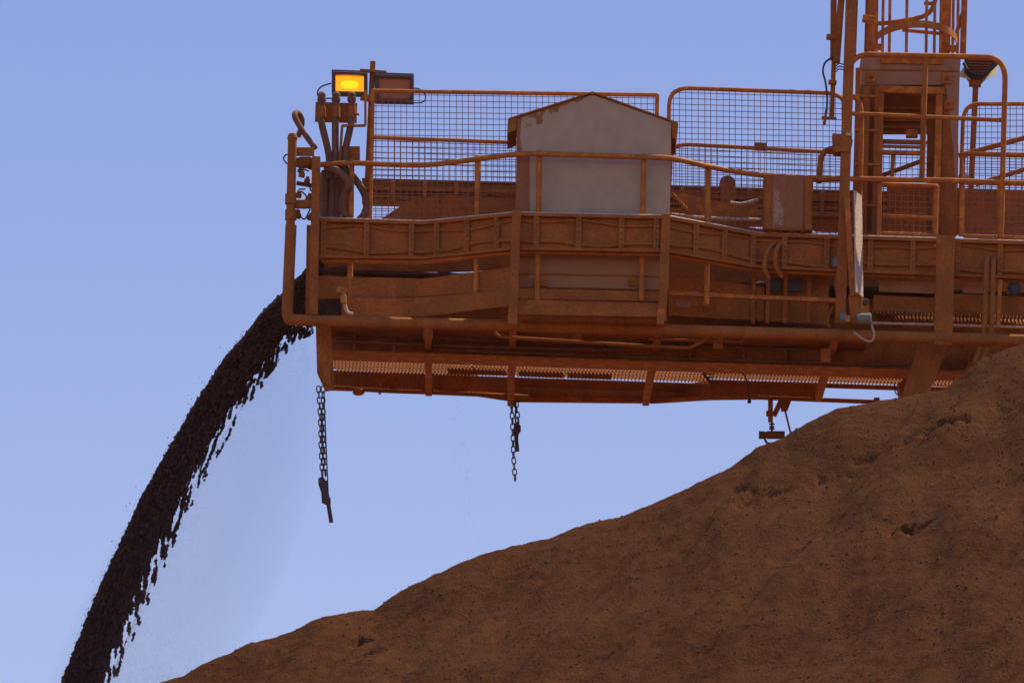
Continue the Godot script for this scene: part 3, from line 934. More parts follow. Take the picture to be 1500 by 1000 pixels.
func build_enclosure() -> void:
	var t := thing("equipment_enclosure", "grey gabled metal enclosure with rust stains below its roof edge", "enclosure", P(868, 430, 0.15))
	# body
	plate_part("wall", [[757, 173], [868, 138], [984, 179], [980, 424], [754, 420]], 0.335, 0.40, M.grey, t)
	# stained front sheet
	var S := 384
	var a := noise_image(S, 0.02, 101)
	var g := noise_image(S, 0.10, 103, 3)
	var im := Image.create(S, S, true, Image.FORMAT_RGB8)
	for y in S:
		for x in S:
			var px := 752.0 + 234.0 * x / S
			var py := 136.0 + 290.0 * y / S
			var roof := 173.0 - (px - 757.0) * 35.0 / 111.0 if px < 868 else 138.0 + (px - 868.0) * 41.0 / 116.0
			var n := a.get_pixel(x, y).r - 0.5
			var f := g.get_pixel(x, y).r - 0.5
			# dust caked under the left eave and down the left corner, below a ragged outline
			var s := 0.0
			if px < 860: s = smoothstep(1.5, -1.5, py - roof - (9.0 + n * 46.0 + f * 12.0) * clampf((862.0 - px) / 50.0, 0, 1))
			s = maxf(s, smoothstep(1.2, -1.2, px - 762.0 - n * 8.0 - f * 5.0) * (1.0 if py < 228 else 0.0))
			s = maxf(s, smoothstep(1.0, -1.0, px - 776.0 - f * 2.0) * (1.0 if py >= 228 else 0.0))
			s = maxf(s, smoothstep(0.15, 0.3, f + n * 0.3) * 0.12)
			s = maxf(s, smoothstep(6.0, -6.0, 345.0 - py + n * 16.0 + f * 8.0) * (0.8 + 0.2 * f))
			var base := Color(0.42, 0.315, 0.18) * (1.0 + n * 0.2 + f * 0.1)
			var col := base.lerp(Color(0.29, 0.107, 0.03) * (1.0 + f * 0.3), s)
			im.set_pixel(x, y, Color(col.r, col.g, col.b).linear_to_srgb())
	im.generate_mipmaps()
	face_uv("front_sheet", [[757.5, 174], [868, 139], [983.5, 180], [979.5, 423], [754.5, 419]], 0.338, ImageTexture.create_from_image(im), t, 752, 136, 986, 426)
	# roof sheets with turned-down eaves
	var b := B.new()
	slab(b, PackedVector3Array([P(745, 175, 0.352), P(868, 136, 0.352), P(868, 136, 0.352) + Vector3(0, 0.012, 0), P(745, 175, 0.352) + Vector3(0, 0.012, 0)]), Vector3(0, 0, -0.45))
	var r := part("roof_sheet", b, M.steel, t)
	plate_part("eave", [[744, 174], [757, 170], [756, 190], [743, 195]], 0.349, 0.44, M.steel, r)
	b = B.new()
	slab(b, PackedVector3Array([P(868, 136, 0.352), P(993, 181, 0.352), P(993, 181, 0.352) + Vector3(0, 0.012, 0), P(868, 136, 0.352) + Vector3(0, 0.012, 0)]), Vector3(0, 0, -0.45))
	r = part("roof_sheet", b, M.steel, t)
	plate_part("eave", [[984, 178], [994, 181], [991, 204], [985, 201]], 0.349, 0.44, M.steel, r)
	b = B.new()
	tube(b, PackedVector3Array([P(868, 136.5, 0.358), P(868, 136.5, 0.358) + Vector3(0, 0, -0.46)]), 0.012, 8)
	part("ridge", b, M.steel, t)
	for x in [790, 932]:
		plate_part("lug", [[x - 12, 409], [x + 12, 410], [x + 12, 419], [x - 12, 418]], 0.36, 0.02, M.steel, t)
	b = B.new()
	bar(b, P(757, 400, 0.345), P(981, 405, 0.345), 0.012, 0.01)
	part("seam", b, M.steel, t)

	# metal box on the guard rail
	t = thing("junction_box", "brown dusty metal box with a bare pale scrape, fixed to the guard rail", "junction box", P(1155, 336, 0.1))
	plate_part("body", [[1119, 256], [1192, 258], [1190, 338], [1118, 336]], 0.10, 0.16, M.steel, t)
	bar_part("door_edge", [1126, 257, 0.11], [1125, 336, 0.11], 0.05, 0.016, M.steel, t)
	bar_part("door_edge", [1184, 258, 0.11], [1183, 337, 0.11], 0.05, 0.016, M.steel, t)
	im = Image.create(128, 192, true, Image.FORMAT_RGB8)
	for y in 192:
		for x in 128:
			var n := a.get_pixel(x * 2, y).r - 0.5
			var f := g.get_pixel(x, y).r - 0.5
			var u := x / 128.0
			var q := y / 192.0
			# scrape bounded by an arc where the door has rubbed
			var arc := 0.08 + 0.34 * sqrt(clampf((q - 0.18) / 0.75, 0, 1))
			var s := smoothstep(0.03, -0.03, u - arc - n * 0.08) * smoothstep(-0.03, 0.03, u - 0.07 - n * 0.1 + f * 0.05) * smoothstep(0.0, 0.08, q - 0.18 + f * 0.1) * smoothstep(0.0, 0.05, 0.93 - q + f * 0.06)
			s *= smoothstep(-0.36, -0.1, f + n * 0.5)
			var col := Color(0.285, 0.106, 0.028).lerp(Color(0.40, 0.24, 0.14), s * 0.8) * (1.0 + n * 0.3 + f * 0.2)
			im.set_pixel(x, y, Color(col.r, col.g, col.b).linear_to_srgb())
	im.generate_mipmaps()
	face_uv("door", [[1131, 258], [1178, 259], [1177, 335], [1130, 334]], 0.108, ImageTexture.create_from_image(im), t, 1130, 258, 1178, 336)
	for x in [1128, 1144, 1160, 1176]:
		bar_part("foot", [x, 336, 0.05], [x, 344, 0.05], 0.02, 0.03, M.steel, t)

# ---------------------------------------------------------------- discharge end fittings
func floodlight(label: String, c: Array, lit: bool) -> void:
	# c: [left, right, top, bottom] of the housing
	var t := thing("floodlight", label, "floodlight", P((c[0] + c[1]) * 0.5, c[3], -0.30), "floodlights on the lamp post")
	plate_part("back", [[c[0], c[2]], [c[1], c[2] + 2], [c[1], c[3] + 1], [c[0], c[3]]], -0.375, 0.04, M.lamp_case, t)
	for e in [[[c[0], c[2] + 1], [c[1], c[2] + 3]], [[c[0], c[3] - 1], [c[1], c[3]]], [[c[0] + 1, c[2] + 2], [c[0] + 1, c[3] - 2]], [[c[1] - 1, c[2] + 4], [c[1] - 1, c[3] - 1]]]:
		bar_part("housing", [e[0][0], e[0][1], -0.335], [e[1][0], e[1][1], -0.335], 0.012, 0.08, M.lamp_case, t, 0.0)
	plate_part("reflector", [[c[0] + 3, c[2] + 4], [c[1] - 3, c[2] + 5], [c[1] - 3, c[3] - 3], [c[0] + 3, c[3] - 3]], -0.365, 0.006, M.lamp_bowl, t)
	var iw := 6.0
	for e in [[[c[0] + 1, c[2] + 3], [c[1] - 1, c[2] + 5]], [[c[0] + 1, c[3] - 3], [c[1] - 1, c[3] - 2]], [[c[0] + 3, c[2] + 6], [c[0] + 3, c[3] - 5]], [[c[1] - 3, c[2] + 7], [c[1] - 3, c[3] - 4]]]:
		bar_part("bezel", [e[0][0], e[0][1], -0.28], [e[1][0], e[1][1], -0.28], 0.024, 0.03, M.lamp_case, t)
	plate_part("lens", [[c[0] + iw - 1, c[2] + iw + 1], [c[1] - iw + 1, c[2] + iw + 2], [c[1] - iw + 1, c[3] - iw + 1], [c[0] + iw - 1, c[3] - iw]], -0.295, 0.004, M.amber_pane if lit else M.amber_off, t)
	if lit:
		var bb := B.new()
		var mid_y: float = (c[2] + c[3]) * 0.5 + 2.0
		lathe(bb, P(lerpf(c[0], c[1], 0.25), mid_y, -0.335), Vector3(1, 0, 0), [[0, 0], [0.006, 0.016], [0.03, 0.028], [0.10, 0.028], [0.124, 0.016], [0.13, 0]], 12)
		part("bulb", bb, M.amber_on, t)
		var l := AreaLight3D.new()
		l.name = "lamp_light"
		l.area_size = Vector2(0.18, 0.10)
		l.light_color = Color(1.0, 0.62, 0.1)
		l.light_energy = 0.05
		l.area_range = 10.0
		l.shadow_enabled = true
		t.add_child(l)
		l.position = P((c[0] + c[1]) * 0.5, (c[2] + c[3]) * 0.5, -0.285) - O
		l.rotation_degrees = Vector3(0, 180, 0)

func build_end() -> void:
	floodlight("lit amber floodlight on the post above the three capped hoses", [486, 538, 104, 139], true)
	floodlight("unlit amber floodlight right of the lamp post", [549, 606, 108, 150], false)
	var t := thing("lamp_post", "slim brown post with cross arm carrying two floodlights", "lamp post", P(538, 262, -0.2))
	bar_part("pole", [546, 90, -0.34], [538, 266, -0.34], 0.04, 0.04, M.steel, t)
	bar_part("cross_arm", [527, 103, -0.31], [566, 106, -0.31], 0.022, 0.03, M.steel, t)
	bar_part("plate", [528, 142, -0.29], [562, 148, -0.29], 0.05, 0.02, M.steel, t)
	bar_part("bracket", [535, 133, -0.06], [535, 184, -0.06], 0.018, 0.02, M.orange, t)
	bar_part("bracket", [535, 184, -0.06], [500, 184, -0.06], 0.018, 0.02, M.steel, t)
	bar_part("bracket", [501, 184, -0.06], [497, 240, -0.06], 0.02, 0.02, M.steel, t)
	t = thing("lamp_cable", "thin black cable looping from the lit floodlight down to the capped hoses", "cable", P(470, 140, -0.1), "cables of the floodlights")
	pipe_part("cable", curve([[485, 122, -0.12], [472, 126, -0.12], [465, 134, -0.12], [468, 143, -0.12], [486, 144, -0.12]]), 0.006, M.black, t, 6)
	t = thing("lamp_cable", "thin black cable looping from the back of the unlit floodlight", "cable", P(612, 140, -0.1), "cables of the floodlights")
	pipe_part("cable", curve([[605, 129, -0.1], [616, 131, -0.1], [623, 141, -0.1], [618, 150, -0.1], [590, 150, -0.1]]), 0.005, M.black, t, 6)

	t = thing("hose_bracket", "dark steel bracket holding three upright hoses with domed caps", "hose bracket", P(492, 230, -0.1))
	plate_part("plate", [[462, 149], [523, 151], [522, 179], [461, 177]], -0.14, 0.03, M.steel, t)
	plate_part("plate", [[497, 214], [527, 214], [527, 234], [497, 234]], -0.14, 0.03, M.steel, t)
	bar_part("bolt", [517, 165, -0.08], [526, 168, -0.08], 0.014, 0.02, M.steel, t)
	for h in [[471, 470, 481, 133], [492, 491, 491, 133], [515, 515, 505, 134]]:
		var m := pipe_part("hose", curve([[h[0], 145, -0.09], [h[1], 175, -0.09], [h[2], 225, -0.09], [h[2] + 2, 262, -0.09]]), 0.026, M.hose, t, 12)
		var b := B.new()
		lathe(b, P(h[0], 148, -0.09), Vector3(0, 1, 0), [[0, 0.026], [0, 0.033], [0.025, 0.033], [0.03, 0.027], [0.04, 0.031], [0.055, 0.03], [0.07, 0.018], [0.076, 0.0]], 14)
		part("cap", b, M.hose, m)
		b = B.new()
		lathe(b, P(h[0], 172, -0.09), Vector3(0, 1, 0), [[0, 0.026], [0, 0.031], [0.08, 0.031], [0.08, 0.026]], 14)
		part("clamp", b, M.steel, m)
	# hoses
	t = thing("bent_hose", "hose bent over in a tall loop beside the pipe's top", "hose", P(430, 215, 0.05), "hoses at the discharge end")
	pipe_part("hose", curve([[462, 218, 0.05], [448, 199, 0.05], [437, 182, 0.05], [431, 169, 0.05], [436, 165, 0.0], [442, 176, -0.06], [440, 190, -0.08], [436, 200, -0.08]], 7), 0.021, M.hose, t, 12)
	t = thing("bent_hose", "hose drooping in an arc in front of the rail's first post", "hose", P(505, 318, 0.0), "hoses at the discharge end")
	pipe_part("hose", curve([[478, 246, -0.05], [490, 248, 0.02], [502, 256, 0.03], [511, 270, 0.03], [505, 285, -0.03], [501, 298, -0.03], [504, 312, -0.03], [512, 320, -0.03]], 7), 0.027, M.hose, t, 12)
	t = thing("bent_hose", "hose bowing out right behind the rail's first post", "hose", P(530, 318, -0.1), "hoses at the discharge end")
	pipe_part("hose", curve([[494, 242, -0.1], [508, 250, -0.1], [522, 265, -0.1], [533, 283, -0.1], [537, 300, -0.1], [533, 314, -0.1], [526, 322, -0.1]], 7), 0.027, M.hose, t, 12)
	for h in [["thick upright hose against the end post", 476, 250, 474, 322], ["thick upright hose beside the drooping hose", 487, 248, 486, 322], ["thick upright hose below the capped hoses", 496, 252, 495, 322]]:
		t = thing("upright_hose", h[0], "hose", P(h[3], h[4], -0.1), "hoses at the discharge end")
		pipe_part("hose", PackedVector3Array([P(h[1], h[2], -0.12), P(h[1] - 1, 285, -0.12), P(h[3], h[4], -0.12)]), 0.028, M.hose, t, 12)
	t = thing("hose_guard", "dark upright plate behind the thick hoses at the boom's end", "plate", P(495, 322, -0.3))
	plate_part("plate", [[468, 252], [512, 256], [517, 322], [468, 320]], -0.30, 0.02, M.steel, t)
	# valve cluster between riser and end post
	t = thing("valve_cluster", "cluster of small dark valves and wires between riser and end post", "valve", P(447, 320, 0.05))
	var b := B.new()
	lathe(b, P(432, 238, 0.05), Vector3(1, 0, 0), [[0, 0], [0, 0.03], [0.04, 0.045], [0.11, 0.045], [0.13, 0.03], [0.13, 0]], 14)
	part("body", b, M.steel, t)
	for c in [[441, 256, 0.024], [449, 264, 0.022], [452, 292, 0.03], [436, 286, 0.025], [434, 316, 0.03], [454, 319, 0.026], [438, 249, 0.016]]:
		b = B.new()
		lathe(b, P(c[0], c[1] + 3, 0.05), Vector3(0.2, 1, 0), [[0, 0], [0, c[2]], [c[2] * 1.2, c[2]], [c[2] * 1.3, c[2] * 0.6], [c[2] * 2.0, c[2] * 0.6], [c[2] * 2.0, 0]], 10)
		part("fitting", b, M.steel, t)
	for c in [[[435, 232], [421, 226], [415, 232], [420, 240]], [[436, 250], [444, 248], [452, 251]], [[434, 284], [442, 281], [449, 289], [446, 294]], [[436, 306], [441, 318], [447, 320], [454, 306]], [[440, 303], [446, 305], [450, 298]], [[434, 267], [448, 270], [458, 271]], [[437, 277], [447, 277]], [[452, 268], [455, 280]]]:
		var pts := []
		for q in c: pts.append([q[0], q[1], 0.06])
		pipe_part("wire", curve(pts), 0.006, M.black, t, 6)
	bar_part("bar", [434, 268, 0.04], [458, 272, 0.04], 0.03, 0.02, M.steel, t)
	# yellow valve on the kick plate
	t = thing("drain_valve", "small yellow valve with a pale spout above the thick pipe", "valve", P(503, 462, 0.1))
	b = B.new()
	ball(b, P(497, 425, 0.08), 0.026)
	part("cap", b, M.yellow, t)
	b = B.new()
	lathe(b, P(503, 444, 0.08), Vector3(0, 1, 0), [[0, 0], [0, 0.022], [0.05, 0.024], [0.06, 0.014], [0.09, 0.014], [0.09, 0]], 10)
	part("body", b, M.yellow, t)
	bar_part("lever", [497, 420, 0.1], [509, 425, 0.1], 0.012, 0.01, M.yellow, t)
	pipe_part("spout", curve([[505, 446, 0.1], [507, 454, 0.1], [510, 458, 0.1], [517, 460, 0.1]]), 0.013, M.pale, t, 8)
	# bell shaped lamp under the far edge
	t = thing("beacon", "small orange dome hanging under the boom's far edge", "beacon", P(525, 580, -1.7))
	b = B.new()
	lathe(b, P(525, 572, -1.70), Vector3(0.05, -1, 0.25), [[-0.02, 0], [-0.02, 0.02], [0.0, 0.022], [0.004, 0.044], [0.014, 0.047], [0.022, 0.042], [0.03, 0]], 18)
	part("dome", b, M.orange, t)

func link_mesh(l: float, w: float, r: float) -> ArrayMesh:
	var path := PackedVector3Array()
	for k in 14:
		var a := TAU * k / 14
		path.append(Vector3(cos(a) * w * 0.5, sin(a) * w * 0.5 + (l - w) * 0.5 * (1.0 if sin(a) >= -0.001 and sin(a) > 0 else -1.0), 0))
	var b := B.new()
	tube(b, path, r, 7, true)
	return b.mesh(Vector3.ZERO)

func chain_run(t: Node3D, path: PackedVector3Array, lm: ArrayMesh, pitch: float) -> void:
	var total := 0.0
	for i in path.size() - 1: total += path[i].distance_to(path[i + 1])
	var n := int(total / pitch)
	for k in n:
		var want := (k + 0.5) * pitch
		var acc := 0.0
		for i in path.size() - 1:
			var l := path[i].distance_to(path[i + 1])
			if acc + l >= want:
				var p := path[i].lerp(path[i + 1], (want - acc) / l)
				var d := (path[i + 1] - path[i]).normalized()
				var x := d.cross(Vector3(0, 0, 1)).normalized()
				var bs := Basis(x, d, x.cross(d)) * Basis(Vector3(0, 1, 0), deg_to_rad(72.0 if k % 2 else 12.0) + rng.randfn(0, 0.15))
				var o := MeshInstance3D.new()
				o.name = "link"
				o.mesh = lm
				o.material_override = M.chain
				t.add_child(o, true)
				o.transform = Transform3D(bs, p - O)
				break
			acc += l

func build_chains() -> void:
	var lm := link_mesh(0.052, 0.030, 0.0048)
	var t := thing("hanging_chain", "long doubled chain hanging from the boom's end with a hooked iron bar", "chain", P(484, 765, -0.2), "chains hanging below the boom")
	var w := -0.18
	chain_run(t, curve([[466, 566, w], [469, 610, w], [470, 650, w], [472, 698, w]], 3), lm, 0.042)
	chain_run(t, curve([[473, 566, w - 0.04], [473, 600, w - 0.04], [474, 650, w - 0.04], [477, 700, w - 0.04]], 3), lm, 0.042)
	chain_run(t, curve([[453, 470, -0.22], [456, 480, -0.22], [460, 492, -0.22]], 3), lm, 0.042)
	pipe_part("rope", curve([[474, 575, w - 0.06], [477, 640, w - 0.06], [481, 735, w - 0.06]]), 0.005, M.chain, t, 6)
	plate_part("hook", [[466, 700], [473, 697], [478, 706], [479, 722], [484, 730], [484, 738], [478, 738], [471, 735], [470, 720], [466, 708]], w + 0.02, 0.04, M.chain, t)
	bar_part("shackle", [477, 704, w - 0.02], [480, 730, w - 0.02], 0.024, 0.03, M.chain, t)
	bar_part("bar", [480, 734, w], [485, 765, w], 0.03, 0.03, M.chain, t)
	t = thing("hanging_chain", "short chain with a loose tail hanging below the middle cross beam", "chain", P(758, 660, -2.0), "chains hanging below the boom")
	w = -1.95
	chain_run(t, curve([[749, 588, w], [751, 625, w], [752, 665, w], [755, 707, w]], 3), lm, 0.044)
	chain_run(t, curve([[756, 588, w - 0.03], [757, 600, w - 0.03], [760, 622, w - 0.03]], 3), lm, 0.042)
	bar_part("strap", [755.5, 588, w], [755, 622, w], 0.012, 0.012, M.chain, t)
	plate_part("hook", [[753, 621], [758, 617], [763, 624], [763, 630], [760, 634], [759, 642], [754, 642], [752, 632]], w + 0.02, 0.04, M.chain, t)
	bar_part("bar", [756, 640, w], [758, 661, w], 0.03, 0.03, M.chain, t)

# ---------------------------------------------------------------- right hand tower
func build_tower() -> void:
	var t := thing("tower_housing", "tall grey steel housing with a framed hatch and bolted orange pads", "housing", P(1330, 345, -0.7))
	plate_part("wall", [[1262, 82], [1408, 84], [1406, 124], [1260, 124]], -0.55, 0.5, M.grey, t)
	plate_part("wall", [[1260, 124], [1292, 124], [1288, 345], [1256, 345]], -0.55, 0.5, M.steel, t)
	plate_part("wall", [[1272, 84], [1290, 84], [1290, 124], [1272, 124]], -0.545, 0.004, M.grey, t)
	plate_part("wall", [[1383, 124], [1406, 124], [1401, 345], [1377, 345]], -0.55, 0.5, M.steel, t)
	plate_part("corner_strip", [[1386, 124], [1405.5, 124], [1402, 300], [1396, 210]], -0.545, 0.004, M.grey, t)
	plate_part("header", [[1291, 84], [1383, 86], [1383, 94], [1291, 92]], -0.53, 0.02, M.orange, t)
	bar_part("seam", [1262, 102, -0.545], [1406, 104, -0.545], 0.008, 0.012, M.steel, t)
	for p in [[1277, 112], [1388, 114], [1276, 152], [1390, 152]]:
		var m := plate_part("pad", [[p[0] - 7, p[1] - 7], [p[0] + 7, p[1] - 7], [p[0] + 7, p[1] + 8], [p[0] - 7, p[1] + 8]], -0.53, 0.02, M.orange, t)
		plate_part("bolt", [[p[0] - 2, p[1] - 3], [p[0] + 2, p[1] - 3], [p[0] + 2, p[1] + 2], [p[0] - 2, p[1] + 2]], -0.515, 0.015, M.steel, m)
	# hatch frame and what shows through it
	bar_part("hatch_frame", [1287, 131, -0.50], [1384, 134, -0.50], 0.055, 0.05, M.orange, t)
	bar_part("hatch_frame", [1291, 126, -0.51], [1287, 345, -0.51], 0.042, 0.05, M.orange, t)
	bar_part("hatch_frame", [1377, 128, -0.51], [1371, 345, -0.51], 0.05, 0.05, M.orange, t)
	plate_part("inner_panel", [[1294, 138], [1376, 140], [1374, 196], [1293, 196]], -0.8, 0.02, M.steel, t)
	plate_part("inner_panel", [[1360, 138], [1376, 140], [1370, 345], [1356, 345]], -0.75, 0.02, M.steel, t)
	for y in [158, 176, 186]:
		bar_part("louvre", [1294, y, -0.76], [1374, y + 1.5, -0.76], 0.018, 0.03, M.steel, t)
	plate_part("small_box", [[1328, 189], [1345, 189], [1345, 200], [1328, 200]], -0.7, 0.05, M.orange, t)
	for y in [207, 214, 223]:
		bar_part("rung", [1290, y, -0.6], [1352, y + 1.5, -0.6], 0.032 if y != 214 else 0.02, 0.03, M.orange if y != 207 else M.steel, t)
	bar_part("strut", [1309, 223, -0.62], [1307, 262, -0.62], 0.03, 0.03, M.orange, t)
	bar_part("strut", [1290, 258, -0.7], [1350, 236, -0.7], 0.03, 0.03, M.steel, t)
	pipe_part("strut", PackedVector3Array([P(1405, 228, -0.9), P(1560, 186, -0.9)]), 0.02, M.steel, t)
	pipe_part("strut", PackedVector3Array([P(1430, 270, -1.3), P(1560, 230, -1.3)]), 0.018, M.steel, t)
	bar_part("ledge", [1256, 345, -0.4], [1380, 348, -0.4], 0.03, 0.1, M.steel, t)

	for c in [[1254, 100, 0.022], [1266, 128, 0.03], [1281, 128, 0.018]]:
		pipe_part("riser_pipe", curve([[c[0] + 4, c[1], -0.46], [c[0] + 2, 200, -0.46], [c[0] - 2, 345, -0.46]]), c[2], M.steel, t, 10)
	for y in [140, 190, 240, 300]:
		bar_part("pipe_clip", [1252, y, -0.43], [1288, y + 1, -0.43], 0.02, 0.015, M.orange, t)

	# rail loop in front of it
	t = thing("platform_rail", "tall tube rail with rounded corners in front of the grey steel housing", "guard rail", P(1360, 345, 0.0))
	pipe_part("loop", run([[1237, 340, 0.0], [1244, 79, 0.0], [1474, 84, 0.0], [1467, 348, 0.0]], 0.13, 8), 0.021, M.orange, t, 14)
	pipe_part("middle_post", PackedVector3Array([P(1356, 82, 0.0), P(1351, 264, 0.0)]), 0.022, M.steel, t, 12)
	pipe_part("middle_rail", PackedVector3Array([P(1242, 166, 0.0), P(1472, 176, 0.0)]), 0.017, M.orange, t, 12)
	pipe_part("lower_rail", PackedVector3Array([P(1190, 261, 0.0), P(1380, 264, 0.0), P(1520, 269, 0.0)]), 0.021, M.orange, t, 12)
	for x in [1289, 1410, 1466]:
		bar_part("post", [x, 266, -0.04], [x - 1, 346, -0.04], 0.035, 0.03, M.orange, t)
	pipe_part("hoop_end", run([[1200, 268, -0.1], [1203, 222, -0.1], [1234, 214, -0.1]], 0.4, 6), 0.022, M.steel, t, 10)
	pipe_part("hoop_end", run([[1242, 137, -0.1], [1262, 148, -0.1], [1262, 220, -0.1], [1258, 345, -0.1]], 0.35, 6), 0.02, M.orange, t, 10)
	# lower wire infill right of the small panel
	var b := B.new()
	for k in 8:
		bar(b, P(1412, 276 + k * 9.4, -0.12), P(1540, 280 + k * 9.4, -0.12), 0.004, 0.004)
	for k in 14:
		bar(b, P(1414 + k * 9.2, 272, -0.124), P(1413 + k * 9.2, 346, -0.124), 0.004, 0.004)
	part("infill_wires", b, M.wire, t)
	bar_part("toe_bar", [1412, 346, -0.10], [1560, 351, -0.10], 0.03, 0.03, M.orange, t)

	# mast of bundled posts
	t = thing("mast", "tall brown mast of upright steel sections with clamps and wires", "mast", P(1232, 470, 0.1))
	bar_part("post", [1249, -60, 0.14], [1231, 475, 0.14], 0.075, 0.07, M.steel, t)
	bar_part("post", [1237, -60, 0.05], [1226, 92, 0.05], 0.05, 0.05, M.steel, t)
	bar_part("post", [1222, -60, 0.02], [1221, 88, 0.02], 0.045, 0.04, M.steel, t)
	bar_part("post", [1222, 84, 0.02], [1219, 174, 0.02], 0.034, 0.04, M.steel, t)
	bar_part("post", [1256, -60, 0.0], [1251, 82, 0.0], 0.035, 0.04, M.steel, t)
	bar_part("clamp", [1211, 54, 0.06], [1232, 55, 0.06], 0.035, 0.05, M.steel, t)
	bar_part("clamp", [1214, 120, 0.06], [1226, 121, 0.06], 0.03, 0.04, M.steel, t)
	bar_part("clamp", [1204, 172, 0.04], [1226, 174, 0.04], 0.016, 0.03, M.steel, t)
	plate_part("gusset", [[1220, 195], [1246, 197], [1250, 206], [1246, 222], [1222, 222]], 0.19, 0.12, M.steel, t)
	plate_part("gusset", [[1240, 194], [1249, 195], [1249, 199], [1240, 198]], 0.2, 0.1, M.zinc, t)
	for k in 3:
		pipe_part("wire_wrap", curve([[1225, 97 + k * 4, 0.09], [1230, 93 + k * 4, 0.1], [1238, 95 + k * 4, 0.09]]), 0.005, M.hose, t, 6)
	pipe_part("cable", curve([[1219, 84, 0.06], [1209, 92, 0.06], [1206, 105, 0.06], [1210, 122, 0.06], [1212, 145, 0.06], [1211, 165, 0.06]]), 0.008, M.black, t, 6)
	bar_part("tail", [1211, 160, 0.05], [1208, 183, 0.05], 0.02, 0.02, M.steel, t)
	plate_part("small_fitting", [[1245, 99], [1251, 99], [1251, 105], [1246, 105]], 0.12, 0.03, M.pale, t)

	# ladder cage above the housing
	t = thing("ladder_cage", "round caged ladder rising above the grey steel housing", "ladder", P(1340, 80, -0.6))
	for s in [[1277, 0.055, -0.85, M.orange], [1386, 0.07, -0.85, M.orange], [1412, 0.045, -0.9, M.orange], [1270, 0.03, -0.9, M.steel]]:
		bar_part("stile", [s[0] + 3, -60, s[2]], [s[0] - 1, 84, s[2]], s[1], 0.05, s[3], t)
	for x in [1284, 1293, 1303, 1328, 1357, 1369, 1378, 1396, 1403]:
		var u: float = (x - 1340.0) / 64.0
		var w: float = -0.85 + 0.5 * sqrt(maxf(1.0 - u * u, 0.0))
		bar_part("cage_bar", [x + 2, -60, w], [x, 84, w], 0.022, 0.012, M.orange, t, 0.0)
	for y0 in [66, -62]:
		var path := PackedVector3Array()
		var up := []
		b = B.new()
		var prev := []
		for k in 25:
			var a := PI * k / 24.0
			var c := P(1340, y0, -0.86) + Vector3(-cos(a) * 0.325, 0.0, sin(a) * 0.56)
			var nn := Vector3(-cos(a), 0, sin(a)).normalized()
			var q := [c + Vector3(0, 0.028, 0), c - Vector3(0, 0.028, 0), nn]
			if prev.size() > 0:
				b.tri(prev[0], q[0], q[1], prev[2], nn, nn); b.tri(prev[0], q[1], prev[1], prev[2], nn, prev[2])
				var i0: Vector3 = prev[0] - prev[2] * 0.008
				var i1: Vector3 = prev[1] - prev[2] * 0.008
				var j0: Vector3 = q[0] - nn * 0.008
				var j1: Vector3 = q[1] - nn * 0.008
				b.tri(i0, j0, j1, -prev[2], -nn, -nn); b.tri(i0, j1, i1, -prev[2], -nn, -prev[2])
				b.quad(prev[0], q[0], j0, i0, Vector3.UP); b.quad(prev[1], q[1], j1, i1, Vector3.DOWN)
			prev = q
		part("hoop", b, M.orange, t)
	pipe_part("curved_strap", curve([[1266, 30, -0.8], [1290, 34, -0.6], [1325, 30, -0.5], [1352, 24, -0.5], [1366, 13, -0.5], [1372, -6, -0.5]]), 0.018, M.orange, t, 8)
	bar_part("strap", [1354, 5, -0.5], [1372, 5, -0.5], 0.03, 0.01, M.orange, t)
	bar_part("rung", [1322, 44, -0.86], [1378, 49, -0.86], 0.024, 0.024, M.orange, t)
	bar_part("brace", [1402, 48, -0.9], [1415, 4, -0.9], 0.03, 0.02, M.steel, t)
	bar_part("stay", [1264, 26, -0.3], [1282, 29, -0.3], 0.05, 0.03, M.orange, t)
	plate_part("foot_plate", [[1270, 62], [1292, 64], [1292, 72], [1270, 70]], -0.8, 0.04, M.orange, t)
	plate_part("foot_plate", [[1378, 66], [1402, 66], [1402, 74], [1378, 74]], -0.8, 0.04, M.orange, t)

	# floodlight on a pole: seen from below and behind
	t = thing("pole_floodlight", "floodlight with pale reflector wings on a slim brown pole", "floodlight", P(1424, 345, -1.0))
	bar_part("pole", [1430, 122, -1.0], [1420, 345, -1.0], 0.042, 0.042, M.steel, t)
	plate_part("neck", [[1421, 112], [1440, 113], [1438, 124], [1421, 123]], -0.96, 0.08, M.steel, t)
	plate_part("housing", [[1414, 84], [1462, 86], [1450, 106], [1440, 116], [1422, 115], [1414, 104]], -0.94, 0.12, M.black, t)
	pipe_part("guard", curve([[1412, 92, -0.9], [1420, 104, -0.9], [1434, 109, -0.9], [1448, 105, -0.9], [1462, 92, -0.9]]), 0.012, M.black, t, 8)
	for k in 5:
		bar_part("cooling_fin", [1418 + k * 0.5, 88 + k * 4.0, -0.93], [1456 - k * 2.5, 89 + k * 4.0, -0.93], 0.006, 0.02, M.steel, t, 0.0)
	plate_part("reflector", [[1413, 97, -1.06], [1424, 104, -1.02], [1422, 117, -0.93], [1403, 111, -0.96]], -0.98, 0.006, M.reflector, t)
	plate_part("reflector", [[1464, 93, -1.06], [1449, 103, -1.02], [1444, 116, -0.93], [1459, 110, -0.96]], -0.98, 0.006, M.reflector, t)
	t = thing("bracket_pole", "short pale bracket with a diagonal arm behind the tall tube rail", "bracket", P(1412, 262, -0.9))
	plate_part("wedge", [[1405, 256], [1413, 252], [1424, 262], [1424, 268], [1405, 266]], -0.85, 0.05, M.zinc, t)

	# folding arm with a zinc channel turned to the sun
	t = thing("folding_arm", "pale galvanised channel folded against a brown arm on the mast", "folding arm", P(1262, 500, 0.25))
	b = B.new()
	var c0 := P(1257, 283, 0.20)
	var c1 := P(1259, 432, 0.34)
	var ax := (c1 - c0)
